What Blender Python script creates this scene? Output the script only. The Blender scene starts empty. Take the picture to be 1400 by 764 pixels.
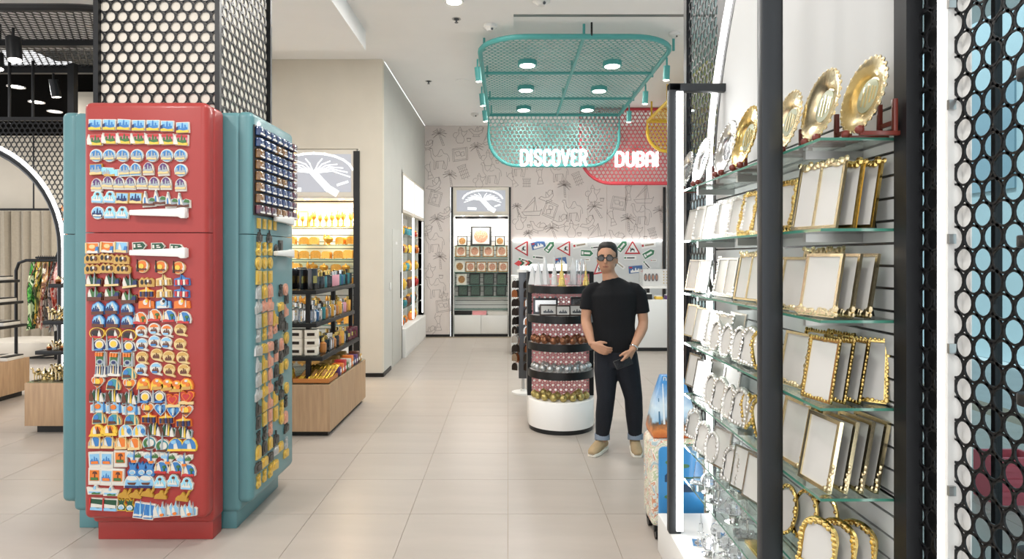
import bpy, bmesh, math, random
from mathutils import Vector, Matrix
random.seed(7)
S = bpy.context.scene
COL = S.collection
PI = math.pi
# ---------------------------------------------------------------- camera
# photograph taken as 1400 x 764; focal length in pixels, vanishing point, eye height
F, CX, CY, EYE = 862.0, 694.4, 351.5, 1.575
cam_d = bpy.data.cameras.new('camera'); cam = bpy.data.objects.new('camera', cam_d); COL.objects.link(cam)
cam.location = (0, 0, EYE); cam.rotation_euler = (PI / 2, 0, 0)
cam_d.sensor_width = 36; cam_d.lens = 36 * F / 1400
cam_d.shift_x = (700 - CX) / 1400; cam_d.shift_y = -(382 - CY) / 1400
cam_d.clip_start = 0.05
S.camera = cam
# ---------------------------------------------------------------- world, lamps, exposure
w = bpy.data.worlds.new('mall_light'); S.world = w; w.use_nodes = True
w.node_tree.nodes['Background'].inputs[0].default_value = (0.97, 0.98, 1.0, 1)
w.node_tree.nodes['Background'].inputs[1].default_value = 0.98
S.view_settings.view_transform = 'Standard'; S.view_settings.look = 'None'
S.view_settings.gamma = 1; S.view_settings.use_curve_mapping = False
S.view_settings.exposure = 0.80
def area_lamp(loc, size, power, colour=(1, 0.97, 0.93), aim=None, spread=PI):  # serves modelled light fittings and the added unseen fill lamps
    d = bpy.data.lights.new('fixture_or_fill_lamp', 'AREA'); d.shape = 'DISK'; d.size = size; d.energy = power; d.color = colour; d.spread = spread
    o = bpy.data.objects.new('fixture_or_fill_lamp', d); COL.objects.link(o); o.location = loc
    if aim is not None: o.rotation_euler = (Vector(aim) - Vector(loc)).to_track_quat('-Z', 'Y').to_euler()
    return o
# daylight in the street outside the shop window
sd = bpy.data.lights.new('sun', 'SUN'); sd.energy = 2.6; sd.angle = 0.05; sun = bpy.data.objects.new('sun', sd); COL.objects.link(sun); sun.location = (-20, 4, 40); sun.rotation_euler = Vector((0.42, 0.0, -0.9)).to_track_quat('-Z', 'Y').to_euler()
# added unseen fill lamps near ceiling height for overall brightness, no fittings modelled
for x, y, z, p in ((2.2, 4.6, 4.1, 22), (-0.4, 3.2, 4.1, 75), (-0.6, 0.4, 4.1, 85), 
                   (-2.9, 1.2, 3.9, 95), (-3.3, 5.8, 3.9, 50), (-5.0, 4.4, 3.9, 55), (0.4, 5.0, 4.1, 40), (-5.3, 9.0, 3.7, 130)):
    area_lamp((x, y, z), 0.5, p * 0.36)
area_lamp((-0.54, 6.33, 4.122), 0.14, 24)  # lamp of the round downlight in the dropped ceiling panel
# ---------------------------------------------------------------- materials
def lin(h):
    c = [int(h[i:i + 2], 16) / 255 for i in (0, 2, 4)]
    return tuple(v / 12.92 if v <= 0.04045 else ((v + 0.055) / 1.055) ** 2.4 for v in c) + (1,)
MATS = {}
def mat(name, hexc='808080', rough=0.5, metal=0.0, emit=0.0, var=0.0, scale=20.0, bump=0.0, trans=0.0, coat=0.0, ior=1.45, stretch=None, hex2=None):
    if name in MATS: return MATS[name]
    m = bpy.data.materials.new(name); m.use_nodes = True; MATS[name] = m
    nt = m.node_tree; b = nt.nodes['Principled BSDF']
    c = lin(hexc); b.inputs['Base Color'].default_value = c; b.inputs['Roughness'].default_value = rough
    b.inputs['Metallic'].default_value = metal; b.inputs['IOR'].default_value = ior
    if trans: b.inputs['Transmission Weight'].default_value = trans
    if coat: b.inputs['Coat Weight'].default_value = coat; b.inputs['Coat Roughness'].default_value = 0.08
    if emit: b.inputs['Emission Color'].default_value = c; b.inputs['Emission Strength'].default_value = emit
    if var or bump or hex2:
        tc = nt.nodes.new('ShaderNodeTexCoord'); n = nt.nodes.new('ShaderNodeTexNoise'); mp = nt.nodes.new('ShaderNodeMapping')
        n.inputs['Scale'].default_value = scale; n.inputs['Detail'].default_value = 4
        if stretch: mp.inputs['Scale'].default_value = stretch
        nt.links.new(tc.outputs['Object'], mp.inputs[0]); nt.links.new(mp.outputs[0], n.inputs['Vector'])
        if var or hex2:
            r = nt.nodes.new('ShaderNodeValToRGB')
            r.color_ramp.elements[0].position = 0.3; r.color_ramp.elements[1].position = 0.7
            r.color_ramp.elements[0].color = lin(hex2) if hex2 else tuple(v * (1 - var) for v in c[:3]) + (1,)
            r.color_ramp.elements[1].color = c if hex2 else tuple(min(1, v * (1 + var)) for v in c[:3]) + (1,)
            nt.links.new(n.outputs['Fac'], r.inputs[0]); nt.links.new(r.outputs[0], b.inputs['Base Color'])
        if bump:
            bp = nt.nodes.new('ShaderNodeBump'); bp.inputs['Strength'].default_value = bump; bp.inputs['Distance'].default_value = 0.01
            nt.links.new(n.outputs['Fac'], bp.inputs['Height']); nt.links.new(bp.outputs[0], b.inputs['Normal'])
    return m
def sheet_glass(name, tint, gloss=0.10, rough=0.02):
    m = bpy.data.materials.new(name); m.use_nodes = True; MATS[name] = m; nt = m.node_tree
    nt.nodes.remove(nt.nodes['Principled BSDF']); out = nt.nodes['Material Output']
    t = nt.nodes.new('ShaderNodeBsdfTransparent'); t.inputs[0].default_value = lin(tint)
    g = nt.nodes.new('ShaderNodeBsdfGlossy'); g.inputs['Roughness'].default_value = rough
    f0 = nt.nodes.new('ShaderNodeLayerWeight'); f0.inputs[0].default_value = 0.5
    f = nt.nodes.new('ShaderNodeMath'); f.operation = 'POWER'; f.inputs[1].default_value = 5.0; nt.links.new(f0.outputs['Facing'], f.inputs[0])
    a = nt.nodes.new('ShaderNodeMath'); a.operation = 'MULTIPLY_ADD'; a.inputs[1].default_value = 0.8; a.inputs[2].default_value = gloss * 0.4; a.use_clamp = True
    x = nt.nodes.new('ShaderNodeMixShader')
    nt.links.new(f.outputs[0], a.inputs[0]); nt.links.new(a.outputs[0], x.inputs[0])
    nt.links.new(t.outputs[0], x.inputs[1]); nt.links.new(g.outputs[0], x.inputs[2]); nt.links.new(x.outputs[0], out.inputs[0])
    return m
def patch_mat(name, cols, scale, rough=0.6, stretch=None):
    """printed patches of several flat colours (fabrics, printed packs, maps)"""
    m = bpy.data.materials.new(name); m.use_nodes = True; MATS[name] = m; nt = m.node_tree; b = nt.nodes['Principled BSDF']
    tc = nt.nodes.new('ShaderNodeTexCoord'); mp = nt.nodes.new('ShaderNodeMapping'); n = nt.nodes.new('ShaderNodeTexNoise')
    n.inputs['Scale'].default_value = scale; n.inputs['Detail'].default_value = 3; n.inputs['Distortion'].default_value = 1.2
    if stretch: mp.inputs['Scale'].default_value = stretch
    r = nt.nodes.new('ShaderNodeValToRGB'); r.color_ramp.interpolation = 'CONSTANT'
    k = len(cols)
    while len(r.color_ramp.elements) < k: r.color_ramp.elements.new(0.5)
    for i, h in enumerate(cols):
        r.color_ramp.elements[i].position = 0.0 if i == 0 else 0.34 + 0.32 * i / k
        r.color_ramp.elements[i].color = lin(h)
    nt.links.new(tc.outputs['Object'], mp.inputs[0]); nt.links.new(mp.outputs[0], n.inputs['Vector']); nt.links.new(n.outputs['Fac'], r.inputs[0])
    nt.links.new(r.outputs[0], b.inputs['Base Color']); b.inputs['Roughness'].default_value = rough
    return m
mat('tile', 'aaa198', 0.32, var=0.05, scale=2.2, stretch=(0.6, 3, 1))
mat('grout', 'a09382', 0.9)
mat('white_wall', 'c6c4bd', 0.85, var=0.02, scale=3)
mat('beige_wall', 'd8cfbf', 0.85, var=0.025, scale=3)
mat('mauve_wall', 'dad0ca', 0.8, var=0.02, scale=2)
mat('print_line', '8a7f7a', 0.8)
mat('ceiling_white', 'f5f4f2', 0.9, var=0.01, scale=3)
mat('white', 'e2e1dd', 0.45)
mat('panel_white', 'b8b9b8', 0.6)
mat('white_gloss', 'f2f0ec', 0.2)
mat('cream', 'e0d8ca', 0.5)
mat('black', '141414', 0.4)
mat('black_metal', '1c1d1f', 0.38, metal=0.3)
mat('grey_metal', '55585c', 0.35, metal=0.7)
mat('led', 'ffffff', 0.5, emit=2.6)
mat('lamp_glow', 'fff6ea', 0.5, emit=14.0)
mat('letter_glow', 'ffffff', 0.5, emit=0.95)
mat('lightbox', 'f4f6f8', 0.4, emit=0.42)
mat('lightbox_grey', 'a9abb3', 0.4, emit=0.28)
mat('red_fridge', '9e3632', 0.38, coat=0.15, var=0.03, scale=4)
mat('teal_fridge', '58858a', 0.38, coat=0.15, var=0.03, scale=4)
mat('teal', '4fa09c', 0.45)
mat('red_sign', 'c4414b', 0.45)
mat('yellow_sign', 'dcb63a', 0.45)
mat('pink', 'f6a8aa', 0.5)
mat('oak', 'bb9c7a', 0.55, hex2='a6876a', scale=7, stretch=(6, 6, 0.5), bump=0.05)
mat('gold', 'd9bd74', 0.22, metal=1.0)
mat('pale_gold', 'ecdcb4', 0.25, metal=1.0, var=0.08, scale=60)
mat('amber_gold', 'f0b054', 0.3, metal=0.75, var=0.1, scale=40)
mat('silver', 'd6d6d4', 0.18, metal=1.0)
mat('silver_leaf', 'dedcd8', 0.28, metal=0.9, var=0.08, scale=80)
mat('copper', '9c6240', 0.28, metal=1.0, var=0.15, scale=60)
mat('rose', 'd79c86', 0.3, metal=0.8)
mat('bronze', '3c3530', 0.35, metal=0.8)
mat('wood_red', '6a2c22', 0.3)
mat('alu', 'b4b4b2', 0.3, metal=0.8)
mat('crystal', 'f6f8fa', 0.03, trans=0.92, ior=1.45)
mat('photo_card', 'c2c0bb', 0.35, var=0.02, scale=10)
mat('easel', '121212', 0.6)
mat('cardboard_black', '1b1a19', 0.5)
sheet_glass('shelf_glass', 'f2f9f6', 0.12); sheet_glass('window_glass', 'dfeef2', 0.10); sheet_glass('frame_glass', 'fafafa', 0.11)
mat('glass_edge', '3f7a68', 0.12, coat=0.4)
def M(n): return MATS[n]
# ---------------------------------------------------------------- mesh helpers
class MB:
    def __init__(s): s.v = []; s.f = []; s.m = []
    def add(s, vs, fs, mi=0, T=None):
        o = len(s.v)
        s.v += [tuple(T @ Vector(p)) for p in vs] if T is not None else [tuple(p) for p in vs]
        s.f += [tuple(i + o for i in f) for f in fs]; s.m += [mi] * len(fs); return s
    def box(s, x0, x1, y0, y1, z0, z1, mi=0, T=None):
        vs = [(x, y, z) for z in (z0, z1) for y in (y0, y1) for x in (x0, x1)]
        return s.add(vs, [(0, 2, 3, 1), (4, 5, 7, 6), (0, 1, 5, 4), (2, 6, 7, 3), (0, 4, 6, 2), (1, 3, 7, 5)], mi, T)
    def prism(s, poly, a, b, axis='z', mi=0, T=None):
        """2D outline extruded from a to b; axis y: outline in (x, z); axis x: outline in (y, z)"""
        f = {'z': lambda p, h: (p[0], p[1], h), 'y': lambda p, h: (p[0], h, p[1]), 'x': lambda p, h: (h, p[0], p[1])}[axis]
        n = len(poly); vs = [f(p, a) for p in poly] + [f(p, b) for p in poly]
        fs = [tuple(range(n))[::-1], tuple(range(n, 2 * n))] + [(i, (i + 1) % n, (i + 1) % n + n, i + n) for i in range(n)]
        return s.add(vs, fs, mi, T)
    def tube(s, pts, r, n=8, closed=False, mi=0, T=None, sx=1.0):
        pts = [Vector(p) for p in pts]; k = len(pts); vs = []; fs = []; up = None
        for i in range(k):
            a = pts[i - 1] if (i > 0 or closed) else pts[i]; c = pts[(i + 1) % k] if (i < k - 1 or closed) else pts[i]
            d = (c - a).normalized()
            if up is None: up = Vector((0, 0, 1)) if abs(d.z) < 0.9 else Vector((0, 1, 0))
            u = d.cross(up).normalized(); up = u.cross(d).normalized()
            rr = r[i] if isinstance(r, (list, tuple)) else r
            for j in range(n):
                t = 2 * PI * (j + 0.5) / n; vs.append(pts[i] + u * math.cos(t) * rr * sx + up * math.sin(t) * rr)
        for i in range(k if closed else k - 1):
            o, q = i * n, ((i + 1) % k) * n
            fs += [(o + j, o + (j + 1) % n, q + (j + 1) % n, q + j) for j in range(n)]
        if not closed: fs += [tuple(range(n))[::-1], tuple(range((k - 1) * n, k * n))]
        return s.add(vs, fs, mi, T)
    def lathe(s, prof, n=16, mi=0, T=None, a0=0.0, a1=2 * PI):
        full = abs(a1 - a0 - 2 * PI) < 1e-6; k = n if full else n + 1; vs = []; fs = []
        for r, z in prof:
            for j in range(k):
                t = a0 + (a1 - a0) * j / n; vs.append((r * math.cos(t), r * math.sin(t), z))
        for i in range(len(prof) - 1):
            for j in range(n):
                j2 = (j + 1) % k; fs.append((i * k + j, i * k + j2, (i + 1) * k + j2, (i + 1) * k + j))
        if full:
            if prof[0][0] > 1e-5: fs.append(tuple(range(k))[::-1])
            if prof[-1][0] > 1e-5: fs.append(tuple(range((len(prof) - 1) * k, len(prof) * k)))
        return s.add(vs, fs, mi, T)
    def ball(s, c, r, n=10, mi=0, sc=(1, 1, 1), T=None):
        prof = [(max(1e-6, math.sin(PI * i / (n // 2 + 1))), -math.cos(PI * i / (n // 2 + 1))) for i in range(n // 2 + 2)]
        A = Matrix.Translation(Vector(c)) @ Matrix.Diagonal((r * sc[0], r * sc[1], r * sc[2], 1))
        return s.lathe(prof, n, mi, (T @ A) if T is not None else A)
    def ribbon(s, pts, w, off, axis='y', mi=0, closed=False):
        """flat printed line of width w in the (u, v) plane at depth off"""
        f = {'y': lambda u, v: (u, off, v), 'z': lambda u, v: (u, v, off), 'x': lambda u, v: (off, u, v)}[axis]
        q = list(pts) + ([pts[0]] if closed else [])
        for (a, b), (c, d) in zip(q[:-1], q[1:]):
            L = math.hypot(c - a, d - b)
            if L < 1e-6: continue
            nx, ny = -(d - b) / L * w / 2, (c - a) / L * w / 2; ex, ey = (c - a) / L * w / 3, (d - b) / L * w / 3
            s.add([f(a - ex + nx, b - ey + ny), f(a - ex - nx, b - ey - ny), f(c + ex - nx, d + ey - ny), f(c + ex + nx, d + ey + ny)], [(0, 1, 2, 3)], mi)
        return s
    def mesh(s, name, mats, smooth=True, bevel=0, seg=2, angle=35, skip=None):
        me = bpy.data.meshes.new(name); me.from_pydata([tuple(p) for p in s.v], [], s.f)
        for m in (mats if isinstance(mats, (list, tuple)) else [mats]): me.materials.append(M(m) if isinstance(m, str) else m)
        me.polygons.foreach_set('material_index', s.m); me.update()
        if bevel:
            bm = bmesh.new(); bm.from_mesh(me); bmesh.ops.recalc_face_normals(bm, faces=bm.faces)
            es = [e for e in bm.edges if len(e.link_faces) == 2 and e.calc_face_angle(0) > 0.6 and not (skip and skip(e))]
            bmesh.ops.bevel(bm, geom=es, offset=bevel, segments=seg, profile=0.5, affect='EDGES'); bm.to_mesh(me); bm.free()
        else:
            bm = bmesh.new(); bm.from_mesh(me); bmesh.ops.recalc_face_normals(bm, faces=bm.faces); bm.to_mesh(me); bm.free()
        if smooth:
            me.polygons.foreach_set('use_smooth', [True] * len(me.polygons)); me.set_sharp_from_angle(angle=math.radians(angle))
        return me
    def build(s, name, mats, parent=None, **k):
        return put(name, s.mesh(name, mats, **k), parent)
def put(name, me, parent=None):
    o = bpy.data.objects.new(name, me); COL.objects.link(o)
    if parent is not None:
        o.parent = parent
        if parent.type == 'EMPTY': o.location = -Vector(parent.location)
    return o
def tag(o, label=None, cat=None, group=None, kind=None):
    if label: o['label'] = label
    if cat: o['category'] = cat
    if group: o['group'] = group
    if kind: o['kind'] = kind
    return o
def thing(name, label, cat, loc=(0, 0, 0), group=None, kind=None):
    o = bpy.data.objects.new(name, None); COL.objects.link(o); o.location = loc; o.empty_display_size = 0.05
    return tag(o, label, cat, group, kind)
def kids(o): return KIDS.get(o.name, None) or list(o.children)
KIDS = {}
def dup(o, parent=None, loc=None, rot=None, scale=None, label=None, group=None):
    c = o.copy(); COL.objects.link(c)
    if parent is not None: c.parent = parent
    if loc is not None: c.location = loc
    if rot is not None: c.rotation_euler = rot
    if scale is not None: c.scale = scale if not isinstance(scale, (int, float)) else (scale,) * 3
    if label: c['label'] = label
    if group: c['group'] = group
    for ch in list(o.children): dup(ch, c)
    return c
class Proto:
    """first use moves the original, later uses copy it with its parts"""
    reg = []
    def __init__(s, o): s.o = o; s.used = False; Proto.reg.append(s)
    def at(s, loc, rot=(0, 0, 0), scale=1.0, label=None, group=None):
        if not s.used:
            s.used = True; o = s.o; o.location = loc; o.rotation_euler = rot; o.scale = (scale,) * 3 if isinstance(scale, (int, float)) else scale
            if label: o['label'] = label
            if group: o['group'] = group
            return o
        return dup(s.o, None, loc, rot, scale, label, group)
def struct(name, mb, mats, parent=None, **k):
    o = mb.build(name, mats, parent, **k); o['kind'] = 'structure'; return o
def perf(mb, u0, u1, v0, v1, pitch, dia, fmap, thick=0.002, nseg=12, inside=None, mi=0):
    """perforated sheet: staggered round holes with real edges; fmap(u, v, w) gives the place"""
    rs = pitch * math.sqrt(3) / 2; row = 0; v = v0
    while v < v1 + rs * 0.7:
        u = u0 + (pitch / 2 if row % 2 else 0)
        while u < u1 + pitch * 0.6:
            if inside is None or inside(u, v):
                H_ = []; C_ = []
                for k in range(nseg):
                    t = 2 * PI * k / nseg + PI / 6
                    R = pitch / math.sqrt(3) if (nseg == 6 or k % 2 == 0) else pitch / 2
                    H_.append((u + R * math.cos(t), v + R * math.sin(t))); C_.append((u + dia / 2 * math.cos(t), v + dia / 2 * math.sin(t)))
                cl = lambda p: (min(max(p[0], u0), u1), min(max(p[1], v0), v1))
                H_ = [cl(p) for p in H_]; C_ = [cl(p) for p in C_]
                n = nseg
                vs = [fmap(a, b, 0) for a, b in H_] + [fmap(a, b, 0) for a, b in C_] + [fmap(a, b, thick) for a, b in C_] + [fmap(a, b, thick) for a, b in H_]
                fs = []
                for k in range(n):
                    j = (k + 1) % n
                    fs += [(k, j, n + j, n + k), (n + k, n + j, 2 * n + j, 2 * n + k), (2 * n + k, 2 * n + j, 3 * n + j, 3 * n + k)]
                mb.add(vs, fs, mi)
            u += pitch
        v += rs; row += 1
    return mb
def rrect(x0, x1, y0, y1, r, n=6, corners=(1, 1, 1, 1)):
    """rounded rectangle outline, corners: lower-left, lower-right, upper-right, upper-left"""
    out = []
    for (cx, cy, a, on, px, py) in ((x0 + r, y0 + r, PI, corners[0], x0, y0), (x1 - r, y0 + r, 1.5 * PI, corners[1], x1, y0), (x1 - r, y1 - r, 0, corners[2], x1, y1), (x0 + r, y1 - r, 0.5 * PI, corners[3], x0, y1)):
        if on: out += [(cx + r * math.cos(a + PI / 2 * i / n), cy + r * math.sin(a + PI / 2 * i / n)) for i in range(n + 1)]
        else: out.append((px, py))
    return out
def circ(cx, cy, rx, ry=None, n=20, a0=0): return [(cx + rx * math.cos(a0 + 2 * PI * i / n), cy + (ry or rx) * math.sin(a0 + 2 * PI * i / n)) for i in range(n)]
def X(px, Y): return (px - CX) / F * Y
def Z(py, Y): return EYE - (py - CY) / F * Y
def TR(loc, rz=0.0, rx=0.0, s=1.0): return Matrix.Translation(Vector(loc)) @ Matrix.Rotation(rz, 4, 'Z') @ Matrix.Rotation(rx, 4, 'X') @ Matrix.Diagonal((s, s, s, 1))
# ================================================================ SETTING
YB = 12.5; CEIL = 4.18
m = MB().box(-10, 5.2, -1.5, 12.6, -0.05, -0.004); floor = struct('floor', m, 'grout')
tile_me = MB().box(-0.2985, 0.2985, -0.2985, 0.2985, -0.0039, 0).mesh('floor_tile', 'tile')
rest = MB()
for j in range(-2, 21):
    for i in range(-16, 8):
        cx, cy = 0.3 + 0.6 * i, 0.268 + 0.3 + 0.6 * j
        if cy > 12.5: continue
        px = CX + F * cx / max(cy, 0.3)
        if 2.6 < cy < 12.3 and -20 < px < 1010 and not (cx < -1.7 and cy > 8.3 and cx > -5.6):
            o = put('floor_tile', tile_me, floor); o.location = (cx, cy, 0)
        else: rest.box(cx - 0.2985, cx + 0.2985, cy - 0.2985, cy + 0.2985, -0.0039, 0)
o = rest.build('floor_tile_field', 'tile', floor); o['kind'] = 'stuff'
# ceilings: higher far ceiling, dropped near panel, slot and soffit on the left
m = MB().box(-1.64, 5.2, 6.4, 12.7, CEIL, CEIL + 0.1).box(-6, -1.64, 7.28, 8.4, CEIL, CEIL + 0.1); struct('ceiling', m, 'ceiling_white')
m = MB().box(-1.535, 0.06, -1.5, 7.2, 4.14, 4.24).box(0.06, 5.2, -1.5, 6.66, 4.14, 4.24); struct('ceiling', m, 'ceiling_white')
m = MB().box(-10, -1.64, -1.5, 7.28, 3.96, 4.32).box(-1.64, -1.535, -1.5, 7.28, 4.32, 4.36); struct('ceiling', m, 'ceiling_white')
# linear air diffuser
d = thing('linear_diffuser', 'long grey slot air diffuser in the white ceiling above teal canopy', 'vent', (0.06, 6.67, 4.15))
MB().box(0.06, 2.4, 6.665, 6.76, 4.165, 4.178).build('backing', 'black', d)
for k in range(4): MB().box(0.06, 2.4, 6.668 + k * 0.026, 6.680 + k * 0.026, 4.15, 4.165).build('slat', 'alu', d)
# walls
m = MB().box(-1.66, -1.15, YB, YB + 0.1, 0, CEIL).box(-1.15, 0.06, YB, YB + 0.1, 2.97, CEIL).box(0.06, 5.2, YB, YB + 0.1, 0, CEIL)
wall_back = struct('wall_back', m, 'mauve_wall')
m = MB().box(-1.66, -1.15, YB - 0.012, YB, 0, 0.045).box(0.06, 0.5, YB - 0.012, YB, 0, 0.045); struct('baseboard_back', m, 'black')
for k in range(8):
    a = X(700 + 25.9 * k, YB); b = X(700 + 25.9 * (k + 1), YB)
    MB().box(a + 0.003, b - 0.003, YB - 0.012, YB, 1.925, 2.965).build('panel', 'mauve_wall', wall_back)
wall_left = struct('wall_left', MB().box(-1.75, -1.65, 8.401, 9.85, 0, CEIL).box(-1.75, -1.65, 9.85, 12.3, 2.91, CEIL).box(-1.75, -1.65, 12.3, YB, 0, CEIL)
                   .box(-2.05, -1.98, 9.8, 12.35, 0, 2.95).box(-1.98, -1.65, 9.8, 9.85, 0, 2.95).box(-1.98, -1.65, 12.3, 12.35, 0, 2.95), 'white_wall')
struct('baseboard_left', MB().box(-1.65, -1.635, 8.3, 8.85, 0, 0.05), 'black')
wall_front = struct('wall_front', MB().box(-1.97, -1.65, 8.3, 8.4, 0, CEIL).box(-3.4, -1.97, 8.3, 8.4, 3.0, CEIL).box(-5.74, -3.4, 8.3, 8.4, 0, CEIL), 'beige_wall')
struct('baseboard_front', MB().box(-1.93, -1.64, 8.285, 8.3, 0, 0.05), 'black')
# hidden jib door in the left wall
dr = thing('door_1', 'flush white door with slim pull in the pale side wall', 'door', (-1.65, 9.3, 0), kind='structure')
MB().box(-1.652, -1.640, 8.98, 9.72, 0.03, 1.98).build('door_leaf', 'white_wall', dr, bevel=0.003)
MB().box(-1.6395, -1.625, 9.60, 9.625, 0.95, 1.35).build('door_handle', 'grey_metal', dr)
MB().box(-1.6395, -1.636, 9.2, 9.34, 1.76, 1.80).build('door_sign', 'white', dr)
o = MB().box(-1.6495, -1.638, 8.78, 8.86, 1.12, 1.22).build('wall_switch', 'white', bevel=0.003); tag(o, 'small white switch plate on the pale wall beside flush door', 'switch')
# ---------------------------------------------------------------- line drawings printed on the back wall
def arc(cx, cy, r, a, b, n=10, ry=None): return [(cx + r * math.cos(math.radians(a + (b - a) * i / n)), cy + (ry or r) * math.sin(math.radians(a + (b - a) * i / n))) for i in range(n + 1)]
ART = {
 'camel': [[(-.5, .42), (-.46, .5), (-.36, .5), (-.33, .42), (-.3, .2), (-.2, .1), (-.08, .2), (.02, .42), (.1, .44), (.2, .25), (.35, .22), (.44, .1), (.47, -.1), (.44, -.14)],
           [(-.5, .42), (-.42, .38), (-.4, .1), (-.3, -.06), (-.26, -.1), (-.27, -.5), (-.2, -.5), (-.17, -.12), (.2, -.1), (.26, -.3), (.24, -.5), (.31, -.5), (.36, -.28), (.38, .05)],
           [(-.17, -.12), (-.12, -.45), (-.06, -.45), (-.08, -.12)], [(.2, -.1), (.14, -.46), (.2, -.48)], [(-.1, .12), (0, .1), (.12, .16)]],
 'palm': [[(.0, .15), (.06, -.1), (.16, -.5), (.26, -.5), (.14, -.08), (.06, .15)]] +
         [[(.03, .17), (.03 + .22 * math.cos(a), .17 + .24 * math.sin(a) + .06), (.03 + .42 * math.cos(a), .17 + .3 * math.sin(a) - .05), (.03 + .2 * math.cos(a), .17 + .16 * math.sin(a)), (.03, .17)] for a in (0, .6, 1.2, 1.9, 2.5, 3.1, 3.7, -.6)] +
         [[(.07 + .025 * i, -.06 - .1 * i), (.12 + .025 * i, -.03 - .1 * i)] for i in range(4)],
 'pot': [[(-.1, .3), (-.04, .42), (0, .5), (.04, .42), (.1, .3), (-.1, .3), (-.06, .1), (-.22, -.12), (-.24, -.3), (-.14, -.45), (.16, -.45), (.26, -.28), (.2, -.08), (.08, .1), (.1, .3)],
         [(.2, -.08), (.36, .1), (.42, .28), (.28, .2), (.1, .25)], arc(-.24, .0, .16, 60, 260)],
 'rug': [[(-.5, .15), (.25, .5), (.5, -.15), (-.25, -.5), (-.5, .15)], [(-.4, .12), (.2, .4), (.4, -.12), (-.2, -.4), (-.4, .12)], [(-.3, .02), (-.1, .15), (.05, -.02), (-.15, -.15), (-.3, .02)], [(.0, .1), (.15, .2), (.25, .02), (.1, -.08), (.0, .1)]] + [[(-.5 + .075 * i, .15 + .035 * i), (-.25 + .075 * i, -.5 + .035 * i)] for i in (1, 9)],
 'dhow': [[(-.5, -.25), (.4, -.2), (.5, -.1), (.38, -.42), (-.36, -.42), (-.5, -.25)], [(.1, -.2), (.15, .5), (-.4, -.18)], [(.15, .5), (.25, -.18)], [(.12, .3), (-.3, -.1)]],
 'tower': [[(-.25, .5), (.25, .5), (.2, .35), (-.2, .35), (-.25, .5)]] + [[(-.2 + .1 * i, .35), (-.2 + .1 * i, -.2 - .1 * (i % 2))] for i in range(5)] + [[(-.25, .2), (.25, .2)], [(-.25, .0), (.25, .0)], [(-.25, -.2), (.25, -.2)], [(-.22, .43), (.22, .43)]],
 'lamp': [[(-.5, .05), (-.3, .1), (-.15, -.05), (.1, -.1), (.35, .0), (.5, .2), (.4, -.15), (.15, -.3), (-.15, -.3), (-.35, -.1), (-.5, .05)], [(-.05, -.03), (0, .12), (.08, .25), (.1, .1), (.15, -.05)], [(-.15, -.3), (-.22, -.42), (.22, -.42), (.15, -.3)], arc(.3, .1, .16, -60, 170)],
 'girl': [[(-.05, .5), (-.15, .25), (-.1, .2), (0, -.1), (-.15, -.5), (.2, -.5), (.12, -.1), (.2, .3), (.3, .45)], [(-.15, .25), (.05, .35), (.2, .3)], [(.0, -.1), (.12, -.1)], [(-.08, -.3), (.15, -.32)]],
 'cup': [[(-.4, .3), (.4, .3), (.25, -.35), (-.25, -.35), (-.4, .3)], arc(0, .3, .4, 0, -180, 8, .1)]}
art = MB(); R2 = random.Random(4); kinds = ['camel', 'palm', 'pot', 'rug', 'dhow', 'tower', 'lamp', 'palm', 'camel', 'girl']
def draw(kind, px, py, size, ang, off):
    ca, sa = math.cos(ang), math.sin(ang); x0, z0 = X(px, YB), Z(py, YB)
    for pl in ART[kind]:
        art.ribbon([(x0 + (a * ca - b * sa) * size, z0 + (a * sa + b * ca) * size) for a, b in pl], 0.006, off, 'y')
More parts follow.
